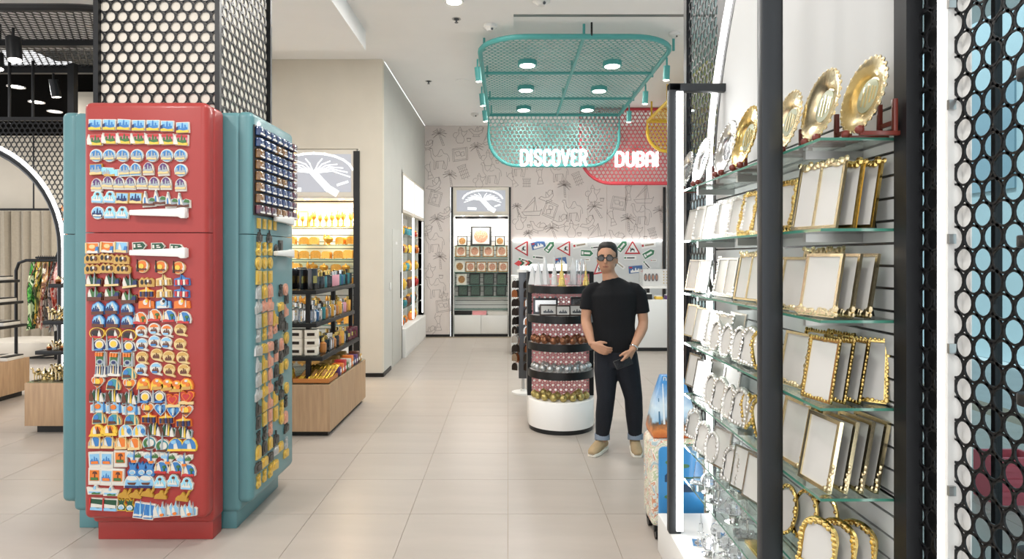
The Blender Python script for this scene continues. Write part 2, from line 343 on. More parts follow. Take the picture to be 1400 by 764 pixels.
fixed = [('lamp', 584, 197, .26, .2), ('palm', 600, 187, .36, .1), ('pot', 629, 185, .34, 0), ('cup', 641, 191, .1, 0), ('lamp', 651, 178, .3, 0), ('dhow', 668, 188, .3, .3), ('camel', 601, 217, .42, 0), ('rug', 629, 211, .36, -.3), ('palm', 651, 205, .34, .1), ('pot', 667, 216, .34, 0),
  ('cup', 680, 221, .09, 0), ('camel', 672, 237, .42, 0), ('tower', 635, 238, .36, .35), ('palm', 614, 243, .34, -.1), ('girl', 585, 233, .34, .3), ('lamp', 593, 252, .34, .6), ('pot', 655, 247, .3, 0), ('girl', 699, 245, .34, .5), ('camel', 708, 228, .4, 0), ('girl', 737, 240, .34, .1), ('tower', 720, 255, .32, 0), ('camel', 764, 235, .4, 0), ('tower', 791, 247, .34, .4), ('palm', 770, 257, .34, -.2),
  ('rug', 595, 271, .34, .9), ('palm', 597, 304, .36, .1), ('lamp', 581, 313, .3, 0), ('camel', 594, 331, .42, 0), ('palm', 600, 355, .34, -.2), ('pot', 587, 370, .3, 0), ('cup', 603, 378, .1, 0), ('camel', 596, 393, .42, 0), ('rug', 606, 418, .34, -.3), ('girl', 598, 440, .34, .1), ('lamp', 586, 452, .3, .2), ('lamp', 608, 290, .28, .4), ('pot', 607, 405, .2, .1),
  ('lamp', 747, 268, .32, .4), ('dhow', 727, 283, .4, 0), ('rug', 752, 287, .36, .8), ('camel', 783, 288, .42, 0), ('pot', 810, 265, .36, 0), ('cup', 823, 273, .1, 0), ('palm', 813, 287, .38, .3), ('rug', 846, 278, .36, -.6), ('girl', 858, 262, .34, 0), ('dhow', 880, 266, .4, 0), ('girl', 835, 297, .34, .3), ('palm', 857, 303, .36, -.2), ('camel', 877, 293, .42, 0), ('palm', 901, 292, .34, -.1), ('lamp', 765, 301, .34, .3), ('pot', 710, 303, .34, 0), ('lamp', 735, 308, .34, -.4), ('lamp', 803, 304, .34, .6), ('pot', 781, 313, .36, 0), ('cup', 792, 320, .1, 0), ('palm', 754, 316, .34, .1), ('dhow', 815, 318, .36, .1), ('lamp', 842, 321, .34, -.5), ('pot', 869, 317, .34, 0), ('tower', 893, 322, .3, .3), ('palm', 706, 285, .24, 0), ('palm', 722, 322, .24, .2), ('cup', 723, 309, .08, 0), ('cup', 882, 325, .09, 0)]
for k, px, py, sz, an in fixed:
    draw(k, px, py, sz, an, YB - (0.0135 if (py > 256 and px > 700) else 0.0015))
for k in range(10): draw(kinds[k], 705 + 24 * k + R2.uniform(-4, 4), 190 + 18 * (k % 2), 0.36, R2.uniform(-.3, .4), YB - 0.0015)
art.build('line_drawing_print', 'print_line', wall_back, smooth=False)
# ================================================================ CEILING FITTINGS
def sprinkler(px, py, z, lab):
    Y = F * (z - EYE) / (CY - py); x = X(px, Y)
    t = thing('fire_sprinkler', lab, 'sprinkler', (x, Y, z))
    MB().lathe([(0.03, z), (0.032, z - 0.006), (0.012, z - 0.01), (0.008, z - 0.035), (0.02, z - 0.037), (0.02, z - 0.04)][::-1], 12, T=Matrix.Translation((x, Y, 0))).build('sprinkler_head', 'grey_metal', t)
    MB().lathe([(0.05, z - 0.002), (0.05, z)], 16, T=Matrix.Translation((x, Y, 0))).build('cover_ring', 'alu', t)
sprinkler(624, 26, 4.14, 'brass fire sprinkler in ceiling panel beside the round downlight'); sprinkler(586, 111, CEIL, 'small fire sprinkler in the far ceiling near the side wall')
def detector(px, py, z, r, lab):
    Y = F * (z - EYE) / (CY - py); x = X(px, Y); T = Matrix.Translation((x, Y, 0))
    t = thing('ceiling_detector', lab, 'detector', (x, Y, z))
    MB().lathe([(0.001, z - r * 0.9), (r * 0.4, z - r * 0.88), (r * 0.7, z - r * 0.55), (r, z - r * 0.45), (r, z)], 18, T=T).build('housing', 'white', t)
    MB().ball((x + r * 0.3, Y - r * 0.5, z - r * 0.75), r * 0.18).build('sensor', 'grey_metal', t)
detector(670, 34, 4.14, 0.075, 'white ceiling detector at edge of the dropped panel left of teal canopy')
detector(740, -3, 4.14, 0.09, 'large white dome detector on ceiling beyond the slot diffuser')
detector(922, 45, CEIL, 0.065, 'white ceiling detector near the black arch frame')
detector(649, 155, CEIL, 0.07, 'white ceiling detector above the drawing-covered back wall')
o = MB().lathe([(0.1, CEIL - 0.008), (0.1, CEIL)], 20, T=Matrix.Translation((X(632, 9.3), 9.3, 0))).build('blank_plate', 'ceiling_white'); tag(o, 'flat white round plate flush in far ceiling', 'plate')
def downlight(x, y, z, lab, group=None):
    t = thing('recessed_downlight', lab, 'ceiling light', (x, y, z), group); T = Matrix.Translation((x, y, 0))
    MB().lathe([(0.075, z - 0.004), (0.1, z - 0.012), (0.1, z)], 20, T=T).build('rim', 'white', t)
    MB().lathe([(0.001, z - 0.006), (0.074, z - 0.006), (0.074, z - 0.002)], 20, T=T).build('lens', 'lamp_glow', t)
downlight(-0.54, 6.33, 4.14, 'round recessed downlight glowing in the dropped ceiling panel')
# ================================================================ HANGING PERFORATED CANOPIES AND SIGNS
def spot(parent, x, y, z, mname, aim=(0, 0, -1), L=0.17, r=0.04):
    d = Vector(aim).normalized(); c = Vector((x, y, z))
    h = MB().tube([c + Vector((0, 0, .1)), c], 0.012, 6).tube([c, c + d * L], r, 14).build('spotlight', mname, parent)
    MB().tube([c + d * L, c + d * (L + 0.006)], r * 0.85, 14).build('lens', 'lamp_glow', h)
    return h
ZT = 4.03; yf, yb, xl, xr = 7.02, 10.88, -0.333, 1.92
t = thing('teal_canopy', 'teal perforated metal canopy hung from ceiling, folding down behind the DISCOVER letters', 'canopy', (0.8, yb, 3.15))
fr = MB(); r0 = 0.55
out = [(xl, yb)] + [(xl + r0 - r0 * math.cos(a), yf + r0 - r0 * math.sin(a)) for a in [PI / 2 * i / 8 for i in range(9)]] + [(xr - r0 + r0 * math.sin(a), yf + r0 - r0 * math.cos(a)) for a in [PI / 2 * i / 8 for i in range(9)]] + [(xr, yb)]
fr.tube([(a, b, ZT) for a, b in out], 0.03, 8); fr.build('edge_tube', 'teal', t)
def in_plan(u, v):
    if not (xl < u < xr and yf < v < yb): return False
    for cx in (xl + r0, xr - r0):
        if v < yf + r0 and (u < xl + r0) == (cx < 0.5) and (u < xl + r0 or u > xr - r0): 
            if math.hypot(u - cx, v - yf - r0) > r0: return False
    return True
pm = MB(); perf(pm, xl, xr, yf, yb, 0.072, 0.065, lambda u, v, w: (u, v, ZT - w), 0.002, 6, in_plan); pm.build('mesh_panel', 'teal', t, smooth=False)
for y_ in (8.37, 9.72, 10.86):
    b = MB().tube([(xl, y_, ZT - 0.01), (xr, y_, ZT - 0.01)], 0.02, 6).build('cross_bar', 'teal', t)
MB().tube([((xl + xr) / 2 + .05, yf, ZT - 0.01), ((xl + xr) / 2 + .05, yb, ZT - 0.01)], 0.022, 6).build('spine_bar', 'teal', t)
for hx, hy in ((0.8, 7.05), (0.8, 8.37), (0.8, 9.72), (xl, 7.5), (xr, 7.5), (xl, 8.6), (xr, 8.6), (xl, 9.9), (xr, 9.9), (xl, 10.8), (xr, 10.8)):
    MB().tube([(hx + .05, hy, ZT), (hx + .05, hy, CEIL)], 0.016, 6).build('hanger', 'teal', t)
MB().tube([(0.93, 7.0, ZT), (0.93, 7.0, CEIL)], 0.012, 6).build('cable', 'black', t)
def drop(par, x0, x1, z0, z1, y, r, mname, pitch, dia, tube=0.028, right=True):
    rr = rrect(x0, x1, z0, z1, r, 8, (1, 1 if right else 0, 0, 0))
    MB().tube([(a, y, b) for a, b in rr], tube, 8, closed=True).build('panel_tube', mname, par)
    def ins(u, v):
        for cx, s in ((x0 + r, -1), (x1 - r, 1)):
            if v < z0 + r and (u - cx) * s > 0 and (s < 0 or right) and math.hypot(u - cx, v - z0 - r) > r: return False
        return True
    q = MB(); perf(q, x0, x1, z0, z1, pitch, dia, lambda u, v, w: (u, y + w, v), 0.003, 8, ins); q.build('hanging_panel', mname, par, smooth=False)
drop(t, xl, xr, 3.15, ZT, yb, 0.5, 'teal', 0.074, 0.063)
for k, (px, py) in enumerate(((721, 90), (837, 91), (719, 124), (819, 125), (716, 151), (803, 151))):
    Y = F * (ZT - 0.05 - EYE) / (CY - py); x = X(px, Y); T = Matrix.Translation((x, Y, 0))
    c = MB().lathe([(0.095, ZT - 0.05), (0.12, ZT - 0.05), (0.12, ZT + 0.01), (0.02, ZT + 0.012)], 20, T=T).build('downlight_housing', 'teal', t)
    MB().lathe([(0.001, ZT - 0.051), (0.095, ZT - 0.051), (0.095, ZT - 0.045)], 20, T=T).build('lens', 'lamp_glow', c)
    area_lamp((x, Y, ZT - 0.06), 0.18, 10)
for (px, py) in ((660, 92), (664, 128), (669, 151), (901, 90), (874, 125), (852, 152)):
    Y = F * (ZT - 0.12 - EYE) / (CY - py); spot(t, xl - .04 if px < 700 else xr + .02, Y, ZT - 0.12, 'teal', (0.1 if px < 700 else -0.02, 0.1, -1))
# letters drawn as rounded strokes
GL = {'D': (.52, [[(0, 0), (0, 1), (.3, 1), (.45, .9), (.5, .7), (.5, .3), (.45, .1), (.3, 0), (0, 0)]]), 'I': (.06, [[(0, 0), (0, 1)]]),
 'S': (.46, [[(.44, .78), (.4, .93), (.3, 1), (.14, 1), (.03, .92), (0, .77), (.04, .62), (.4, .38), (.44, .23), (.4, .08), (.3, 0), (.14, 0), (.03, .08), (0, .23)]]),
 'C': (.44, [[(.44, .75), (.4, .92), (.3, 1), (.14, 1), (.03, .92), (0, .75), (0, .25), (.03, .08), (.14, 0), (.3, 0), (.4, .08), (.44, .25)]]),
 'O': (.46, [[(.15, 0), (.03, .08), (0, .25), (0, .75), (.03, .92), (.15, 1), (.31, 1), (.43, .92), (.46, .75), (.46, .25), (.43, .08), (.31, 0), (.15, 0)]]),
 'V': (.5, [[(0, 1), (.25, 0), (.5, 1)]]),
 'E': (.4, [[(.4, .95), (.3, 1), (.14, 1), (.03, .92), (0, .77), (.06, .56), (.24, .52), (.06, .46), (0, .25), (.03, .08), (.14, 0), (.3, 0), (.4, .06)]]),
 'R': (.46, [[(0, 0), (0, 1), (.28, 1), (.42, .92), (.46, .75), (.42, .57), (.28, .48), (0, .48)], [(.26, .48), (.46, 0)]]),
 'U': (.46, [[(0, 1), (0, .25), (.04, .08), (.16, 0), (.3, 0), (.42, .08), (.46, .25), (.46, 1)]]),
 'B': (.44, [[(0, 0), (0, 1), (.26, 1), (.4, .92), (.42, .75), (.38, .58), (.24, .52), (.4, .44), (.44, .25), (.4, .08), (.26, 0), (0, 0)], [(0, .52), (.24, .52)]]),
 'A': (.46, [[(0, 0), (0, .7), (.05, .92), (.17, 1), (.29, 1), (.41, .92), (.46, .7), (.46, 0)], [(0, .36), (.46, .36)]])}
def strokes(mb, pl, w, y0, y1, f):
    for a, b in zip(pl[:-1], pl[1:]):
        a = f(a); b = f(b); L = math.hypot(b[0] - a[0], b[1] - a[1])
        if L < 1e-6: continue
        nx, nz = -(b[1] - a[1]) / L * w / 2, (b[0] - a[0]) / L * w / 2
        mb.prism([(a[0] + nx, a[1] + nz), (a[0] - nx, a[1] - nz), (b[0] - nx, b[1] - nz), (b[0] + nx, b[1] + nz)], y0, y1, 'y')
    for a in pl:
        a = f(a); mb.prism(circ(a[0], a[1], w / 2, n=12), y0, y1, 'y')
def sign(word, x0, x1, z0, z1, y, label):
    t = thing('sign_lettering', label, 'sign', ((x0 + x1) / 2, y, z0)); sw = 0.042
    gap = 0.25; tot = sum(GL[c][0] for c in word) + gap * (len(word) - 1); k = (x1 - x0 - sw) / tot; h = z1 - z0 - sw; x = x0 + sw / 2
    for c in word:
        q = MB()
        for pl in GL[c][1]: strokes(q, pl, sw, y - 0.05, y, lambda p: (x + p[0] * k, z0 + sw / 2 + p[1] * h))
        q.build('letter', 'letter_glow', t, smooth=False); x += (GL[c][0] + gap) * k
sign('DISCOVER', X(711, 10.82), X(803, 10.82), Z(227, 10.82), Z(204, 10.82), 10.85, 'glowing white DISCOVER letters on the teal perforated panel')
# red and yellow hanging panels
YR = 10.98
t = thing('red_hanging_panel', 'red perforated sign panel with rounded corner hung behind the teal panel', 'sign panel', (2.3, YR, 2.86))
drop(t, X(793, YR), 4.4, Z(251, YR), 4.15, YR, 0.55, 'red_sign', 0.074, 0.058, right=False)
for hx in (1.6, 2.4, 3.4): MB().tube([(hx, YR + .03, 4.1), (hx, YR + .03, CEIL)], 0.016, 6).build('hanger', 'red_sign', t)
sign('DUBAI', X(841, 10.92), X(901, 10.92), Z(228, 10.92), Z(207, 10.92), 10.95, 'glowing white DUBAI letters on the red perforated panel')
YY = 10.6; zy = 3.86
t = thing('yellow_canopy', 'yellow perforated canopy with rounded drop panel beside the red sign', 'canopy', (3.4, YY, 3.34))
x0 = X(885, YY)
drop(t, x0, 4.6, Z(207, YY), zy, YY, 0.34, 'yellow_sign', 0.066, 0.054, right=False)
MB().tube([(x0, YY, zy), (x0, 7.4, zy)], 0.026, 8).build('edge_tube', 'yellow_sign', t)
q = MB(); perf(q, x0, 4.6, 7.4, YY, 0.066, 0.055, lambda u, v, w: (u, v, zy - w), 0.003, 6); q.build('mesh_panel', 'yellow_sign', t, smooth=False)
for hy in (8.4, 9.5, 10.55): MB().tube([(x0 + .06, hy, zy), (x0 + .06, hy, CEIL)], 0.016, 6).build('hanger', 'yellow_sign', t)
# black canopy over the left department
ZK = 3.8; x0, x1, y0, y1 = -8.2, -3.1, 5.62, 7.42
t = thing('black_canopy', 'black perforated ceiling canopy with cross bars and spotlights over the left department', 'canopy', (-5.2, 6.5, ZK))
rr = rrect(x0, x1, y0, y1, 0.85, 10)
MB().tube([(a, b, ZK) for a, b in rr], 0.035, 8, closed=True).build('edge_tube', 'black_metal', t)
def in_blk(u, v):
    for cx, s in ((x0 + .85, -1), (x1 - .85, 1)):
        for cy, s2 in ((y0 + .85, -1), (y1 - .85, 1)):
            if (u - cx) * s > 0 and (v - cy) * s2 > 0 and math.hypot(u - cx, v - cy) > .85: return False
    return True
q = MB(); perf(q, x0, x1, y0, y1, 0.075, 0.062, lambda u, v, w: (u, v, ZK - w), 0.003, 8, in_blk); q.build('mesh_panel', 'black_metal', t, smooth=False)
for yy in (6.45, 7.40): MB().box(x0 + .1, x1 - .1, yy - 0.03, yy + 0.03, ZK - 0.07, ZK - 0.01).build('cross_bar', 'black_metal', t)
for xx in (-5.2, -4.2): MB().tube([(xx, 6.45, ZK), (xx, 6.45, 3.96)], 0.015, 6).build('hanger', 'black_metal', t)
spot(t, X(18, 6.0), 6.0, ZK - 0.14, 'black_metal', (0.15, -0.1, -1), 0.22, 0.062)
spot(t, X(-3, 6.4), 6.4, ZK - 0.16, 'black_metal', (0.1, -0.1, -1), 0.16, 0.05)
spot(t, X(73, 7.4), 7.4, ZK - 0.14, 'black_metal', (0.05, 0.2, -1), 0.2, 0.05)
# dark ceiling and cream wall of the fitting area behind
struct('ceiling', MB().box(-10, -4.9, 7.5, 11.4, 3.75, 3.85), mat('dark_ceiling', '0b0b0b', 0.8, ior=1.03))
for (px, py) in ((50, 139), (22, 118), (75, 152)):
    Y = F * (3.75 - EYE) / (CY - py); downlight(X(px, Y), Y, 3.75, 'small downlight glowing in the black ceiling behind the arch screen', 'downlights in the black ceiling')
    area_lamp((X(px, Y), Y, 3.7), 0.2, 18)
struct('wall_fitting', MB().box(-10, -5.74, 11.3, 11.4, 0, 4), 'beige_wall')
# ================================================================ PILLAR CLAD IN PERFORATED METAL
pl = thing('pillar', 'square cream pillar wrapped in black perforated metal above the fridges', 'pillar', (-2.03, 4.03, 0))
MB().box(-2.362, -1.688, 3.660, 4.41, 0, 3.96).build('core', 'cream', pl)
q = MB(); perf(q, -2.37, -1.68, 1.9, 3.955, 0.0685, 0.0565, lambda u, v, w: (u, 3.65 + w, v), 0.004, 14); q.build('perforated_panel', 'black_metal', pl, smooth=False)
q = MB(); perf(q, 3.65, 4.42, 1.9, 3.955, 0.0685, 0.0565, lambda u, v, w: (-1.68 - w, u, v), 0.004, 14); q.build('perforated_panel', 'black_metal', pl, smooth=False)
q = MB(); perf(q, 3.65, 4.42, 1.9, 3.955, 0.0685, 0.0565, lambda u, v, w: (-2.37 + w, u, v), 0.004, 12); q.build('perforated_panel', 'black_metal', pl, smooth=False)
for (ax, ay) in ((-2.375, 3.645), (-1.675, 3.645), (-1.675, 4.425), (-2.375, 4.425)):
    MB().box(ax - 0.014, ax + 0.014, ay - 0.014, ay + 0.014, 2.0, 3.955).build('corner_angle', 'black_metal', pl)
# ================================================================ FRIDGE-SHAPED MAGNET BOARDS
def fridge(name, label, mname, w, zbase=0.0, ztop=2.42, split=1.708):
    """front looks to -Y in local space, x centred, door face at y = 0"""
    t = thing(name, label, 'fridge board', (0, 0, 0))
    MB().box(-w / 2 + .0, w / 2 - .0, 0.07, 0.215, 0.10, ztop - .005).build('body', mname, t, bevel=0.03, seg=4)
    MB().box(-w / 2 + .02, w / 2 - .015, 0.10, 0.21, 0.0, 0.12).build('kick_base', mname, t, bevel=0.004)
    sk = lambda e: all(abs(v.co.z - split) < .01 for v in e.verts)
    MB().box(-w / 2, w / 2, 0.0, 0.10, split + .0025, ztop).build('upper_door', mname, t, bevel=0.036, seg=5, skip=sk)
    MB().box(-w / 2, w / 2, 0.0, 0.10, 0.15, split - .0025).build('lower_door', mname, t, bevel=0.036, seg=5, skip=sk)
    for z in (1.82, 1.605):
        sgn = 1
        q = MB(); pr = [(-.06, z - .02), (.20, z - .028), (.215, z - .036), (.24, z - .036), (.24, z + .022), (.215, z + .022), (.2, z + .018), (-.06, z + .008)]
        q.prism(pr, -0.045, -0.012, 'y'); h = q.build('door_handle', 'white', t, bevel=0.005); h['label'] = 'white tapered plastic door handle'
        MB().box(.215, .238, -0.014, 0.002, z - .03, z + .018).build('handle_mount', 'white', h)
    return t
fr_red = fridge('fridge_display_board', 'tall red retro fridge board covered in colourful souvenir magnets', 'red_fridge', 0.675)
fr_red.location = (-1.970, 3.42, 0)
fr_teal = fridge('fridge_display_board', 'tall teal fridge board with metal magnets beside the red one', 'teal_fridge', 0.70)
fr_teal.location = (-1.475, 3.99, 0); fr_teal.rotation_euler = (0, 0, PI / 2)
fr_left = fridge('fridge_display_board', 'teal fridge board on the far side of pillar, mostly hidden by red board', 'teal_fridge', 0.73)
fr_left.location = (-2.595, 4.02, 0); fr_left.rotation_euler = (0, 0, -PI / 2)
# ---------------------------------------------------------------- magnets
def sm(n, h, **k): return mat('magnet_' + n, h, 0.35, coat=0.2, **k)
for n, h in (('white', 'd3cfc5'), ('blue', '3a78b4'), ('sky', '86b8d8'), ('navy', '23305e'), ('yellow', 'e2bb45'), ('orange', 'd9772f'), ('red', 'b83232'), ('pink', 'd57b88'), ('green', '3f6d3a'), ('darkgreen', '1f4a33'), ('purple', '5b3a6e'), ('brown', '5f3424'), ('tan', 'c29a52'), ('grey', '9aa3a8'), ('teal', '3d8a96'), ('sand', 'd8bd85'), ('black', '262321'), ('gold', 'b98d34'), ('aqua', '8ecbe0')): sm(n, h)
def mm(*n): return ['magnet_' + a for a in n]
SH = {
 'rect': [(-.5, -.42), (.5, -.42), (.5, .42), (-.5, .42)], 'card': [(-.38, -.5), (.38, -.5), (.38, .5), (-.38, .5)], 'disc': circ(0, 0, .5, n=20), 'oval': circ(0, 0, .55, .42, 20),
 'arch': [(-.42, -.5), (.42, -.5), (.42, 0), (.36, .26), (.2, .44), (0, .52), (-.2, .44), (-.36, .26), (-.42, 0)],
 'bag': [(-.46, -.45), (.46, -.45), (.5, 0), (.38, .12), (.3, .36), (.14, .5), (-.14, .5), (-.3, .36), (-.38, .12), (-.5, 0)],
 'sail': [(-.45, -.55), (.5, -.5), (.5, .05), (.2, .15), (-.1, .05), (-.22, .6), (-.3, .6), (-.4, .1)],
 'arrow': [(-.55, -.3), (.3, -.3), (.55, 0), (.3, .3), (-.55, .3)], 'strip': [(-.65, -.2), (.65, -.34), (.65, .18), (.3, .14), (.25, .28), (-.3, .3), (-.65, .34)],
 'caravan': [(-.6, -.4), (.6, -.4), (.62, .1), (.4, .3), (.2, .2), (.05, .36), (-.15, .22), (-.35, .36), (-.6, .1)],
 'cluster': [(-.55, -.5), (.55, -.4), (.6, .05), (.45, .2), (.3, .1), (.12, .3), (.06, .65), (-.02, .3), (-.15, .15), (-.3, .42), (-.42, .15), (-.58, .0)],
 'house': [(-.46, -.5), (.48, -.5), (.5, .1), (.35, .3), (.12, .52), (-.05, .5), (-.2, .38), (-.38, .3), (-.48, .0)],
 'word': [(-.62, -.36), (.62, -.36), (.58, .18), (.2, .26), (.1, .4), (-.06, .55), (-.12, .3), (-.58, .2)], 'heart': [(0, -.5), (.3, -.2), (.5, .1), (.48, .32), (.32, .45), (.14, .42), (0, .26), (-.14, .42), (-.32, .45), (-.48, .32), (-.5, .1), (-.3, -.2)],
 'badge': circ(-.02, .06, .46, n=18)[:14] + [(.1, -.42), (.5, -.5), (.44, -.36), (.3, -.3)], 'dome': [(-.55, -.45), (.55, -.4), (.58, -.1), (.45, .25), (.2, .48), (-.1, .5), (-.38, .3), (-.52, 0)],
 'camel': [(-.6, -.32), (.3, -.42), (.35, -.3), (.25, -.1), (.4, .1), (.45, .35), (.62, .4), (.6, .52), (.42, .5), (.32, .3), (.2, .02), (.05, .25), (-.1, .28), (-.25, .05), (-.45, .0), (-.58, -.15)],
 'ship': [(-.5, -.3), (.5, -.3), (.62, .1), (.2, .14), (.1, .4), (-.05, .4), (-.1, .18), (-.6, .22)], 'wing': [(-.2, -.5), (.2, -.5), (.3, -.2), (.58, .0), (.6, .3), (.3, .32), (.08, .24), (0, .46), (-.08, .24), (-.3, .32), (-.6, .3), (-.58, .0), (-.3, -.2)],
 'bottle': [(-.3, -.5), (.3, -.5), (.38, -.2), (.2, .05), (.3, .5), (.08, .3), (-.02, .52), (-.08, .3), (-.3, .45), (-.2, .05), (-.38, -.2)], 'slant': [(-.4, -.5), (.25, -.55), (.45, .45), (-.25, .55)]}
TOW = [(-.05, -.3), (.05, -.3), (.03, .1), (0, .42), (-.03, .1)]
SKY = [(-.42, -.34), (-.42, .0), (-.3, .0), (-.3, .15), (-.2, .15), (-.2, -.05), (-.08, -.05), (-.04, .3), (.0, .38), (.04, .3), (.06, -.02), (.16, -.02), (.16, .2), (.26, .2), (.26, .02), (.36, .02), (.4, -.34)]
SAIL = [(-.18, -.34), (.14, -.34), (.02, .05), (-.1, .36), (-.2, .0)]
PALM = [(.22, -.3), (.3, -.3), (.28, .02), (.42, .0), (.36, .16), (.26, .2), (.14, .16), (.1, .0), (.22, .04)]
BASE = [(-.46, -.4), (.46, -.4), (.46, -.2), (.1, -.26), (-.2, -.18), (-.46, -.24)]
def sc_(p, k, dx=0, dy=0): return [(a * k + dx, b * k + dy) for a, b in p]
KIT = {}
def magnet(kind, shape, mats, motifs, label, group, size=0.1, thick=0.012):
    size *= 0.70
    body = MB().prism([(a * size, b * size) for a, b in SH[shape]], -thick, 0.001, 'y').mesh('souvenir_magnet', [M('magnet_white') if mats[0] is None else M(mats[0])], smooth=False)
    o = put('souvenir_magnet', body); tag(o, label, 'magnet', group)
    q = MB(); lay = 0
    q.prism([(a * size * .86, b * size * .86) for a, b in SH[shape]], -thick - .002, -thick + .001, 'y', 0)
    for poly, mi in motifs:
        lay += 1; q.prism([(a * size, b * size) for a, b in poly], -thick - .002 - .0018 * lay, -thick, 'y', mi)
    q.build('picture', list(mats[1:]), o, smooth=False)
    KIT[kind] = Proto(o)
G = 'souvenir magnets on the red fridge board'
def L(s): return s + ' on red fridge board'
magnet('postcard', 'rect', mm('white', 'sky', 'blue', 'navy', 'yellow', 'white'), [(SKY, 1), ([(-.48, -.38), (-.34, -.38), (-.34, .1), (-.48, .0)], 2), (BASE, 3)], L('rectangular blue skyline souvenir magnet with yellow foot'), G)
magnet('redsky', 'rect', mm('white', 'pink', 'green', 'yellow', 'white', 'red'), [([(-.4, .2), (.42, .2), (.42, .4), (-.4, .4)], 4), (SKY, 1), (BASE, 2), (sc_(SAIL, 1.15, -.38, .02), 3)], L('square souvenir magnet with red sky and pale sail'), G)
magnet('disc', 'disc', mm('white', 'sky', 'blue', 'grey', 'sand'), [(circ(0, .08, .34, .3, 14), 1), (SKY, 2), (sc_(BASE, .8), 3)], L('round blue skyline souvenir magnet with white rim'), G)
magnet('blue_card', 'rect', mm('gold', 'sky', 'blue', 'grey', 'sand'), [([(-.42, 0), (.42, 0), (.42, .36), (-.42, .36)], 1), (SKY, 2), (BASE, 3)], L('square blue skyline magnet with golden rim'), G)
magnet('strip', 'strip', mm('white', 'aqua', 'grey', 'tan'), [(sc_(SKY, .6, -.2), 1), (sc_(BASE, .8), 2)], L('pale tilted strip-shaped skyline magnet'), G, 0.11)
magnet('blue_arch', 'arch', mm('white', 'sky', 'blue', 'grey', 'sand'), [(sc_(SH['arch'], .66, 0, .08), 1), (SKY, 2), (sc_(BASE, .85), 3)], L('arch-shaped souvenir magnet with blue sky'), G)
magnet('purple_arch', 'arch', mm('white', 'white', 'purple', 'grey', 'sand'), [(sc_(SH['arch'], .7, 0, .1), 1), (sc_(SKY, .9), 2), (sc_(BASE, .85), 3)], L('arch-shaped souvenir magnet with purple sky'), G)
magnet('bag', 'bag', mm('white', 'aqua', 'sky', 'brown', 'white'), [(circ(0, .24, .13, .12, 12), 2), (sc_(SKY, .8, 0, -.12), 3), ([(-.38, -.4), (.38, -.4), (.38, -.28), (-.38, -.28)], 1)], L('pale blue handbag-shaped souvenir magnet'), G)
magnet('oval_card', 'rect', mm('tan', 'sky', 'navy', 'grey', 'sand'), [(sc_(SKY, .95), 1), (BASE, 3)], L('dark-edged rectangular skyline magnet above the white handle'), G)
magnet('sail_palm', 'sail', mm('white', 'grey', 'white', 'green', 'brown', 'blue'), [(sc_(SAIL, 1.4, -.14, .0), 1), ([(-.3, -.4), (-.18, -.4), (-.22, .2), (-.3, .1)], 4), ([(.05, -.1), (.45, -.15), (.42, .05), (.2, .12)], 2), (sc_(BASE, .9, 0, -.08), 3)], L('sail-shaped hotel magnet with green palm trees'), G, 0.11)
magnet('round_dark', 'disc', mm('white', 'sky', 'navy', 'grey', 'white'), [(sc_(SKY, .95), 1), (sc_(BASE, .7), 3)], L('round skyline magnet with dark towers at handle end'), G)
magnet('sunset_flag', 'rect', mm('white', 'orange', 'white', 'blue', 'sand', 'red'), [(circ(.0, .1, .24, .16, 12), 3), ([(.2, -.38), (.48, -.38), (.48, .1), (.3, .1)], 2), (BASE, 1), ([(-.48, -.4), (-.38, -.4), (-.38, .4), (-.48, .4)], 3)], L('sunset souvenir magnet with flag pole edge'), G)
magnet('sea_flag', 'rect', mm('white', 'sky', 'white', 'blue', 'sand', 'red'), [(sc_(SAIL, .9, 0, 0), 1), ([(.2, -.38), (.48, -.38), (.48, .1), (.3, .1)], 2), (BASE, 3), ([(-.48, -.4), (-.38, -.4), (-.38, .4), (-.48, .4)], 3)], L('sea-blue souvenir magnet with flag pole edge'), G)
magnet('green_arrow', 'arrow', mm('white', 'darkgreen', 'white', 'black'), [([(-.42, -.12), (-.28, -.12), (-.28, .14), (-.42, .14)], 1), ([(-.1, -.1), (.2, -.1), (.2, -.02), (-.1, -.02)], 1), ([(-.1, .04), (.12, .04), (.12, .12), (-.1, .12)], 1)], L('green arrow road-sign souvenir magnet with white border'), G)
magnet('caravan', 'caravan', mm('tan', 'tan', 'black', 'brown', 'white'), [(circ(-.32, -.02, .12, .2, 8), 1), (circ(0, -.02, .12, .2, 8), 1), (circ(.32, -.02, .12, .18, 8), 2), (circ(.18, .06, .08, .12, 8), 3)], L('tan caravan-shaped souvenir magnet with dark figures'), G)
magnet('ring_sunset', 'disc', mm('sand', 'orange', 'white', 'yellow', 'brown', 'black'), [([(.1, -.4), (.42, -.2), (.46, .2), (.3, .4), (.36, .05), (.26, -.2)], 1), (circ(-.05, .02, .2, n=10), 2), (sc_(BASE, .7), 3), (sc_(TOW, 1.3, -.34, 0), 4)], L('round sunset souvenir magnet with crescent and minaret'), G)
magnet('cluster_white', 'cluster', mm('brown', 'darkgreen', 'white', 'navy', 'grey', 'sand'), [(sc_(SAIL, 1.0, -.3, -.02), 1), (sc_(TOW, 1.2, .04, .08), 3), ([(.14, -.35), (.5, -.3), (.5, .05), (.3, .1)], 2), ([(-.5, -.44), (.5, -.36), (.5, -.22), (-.5, -.3)], 4)], L('tower cluster souvenir magnet with pale sail and sandy foot'), G, 0.11)
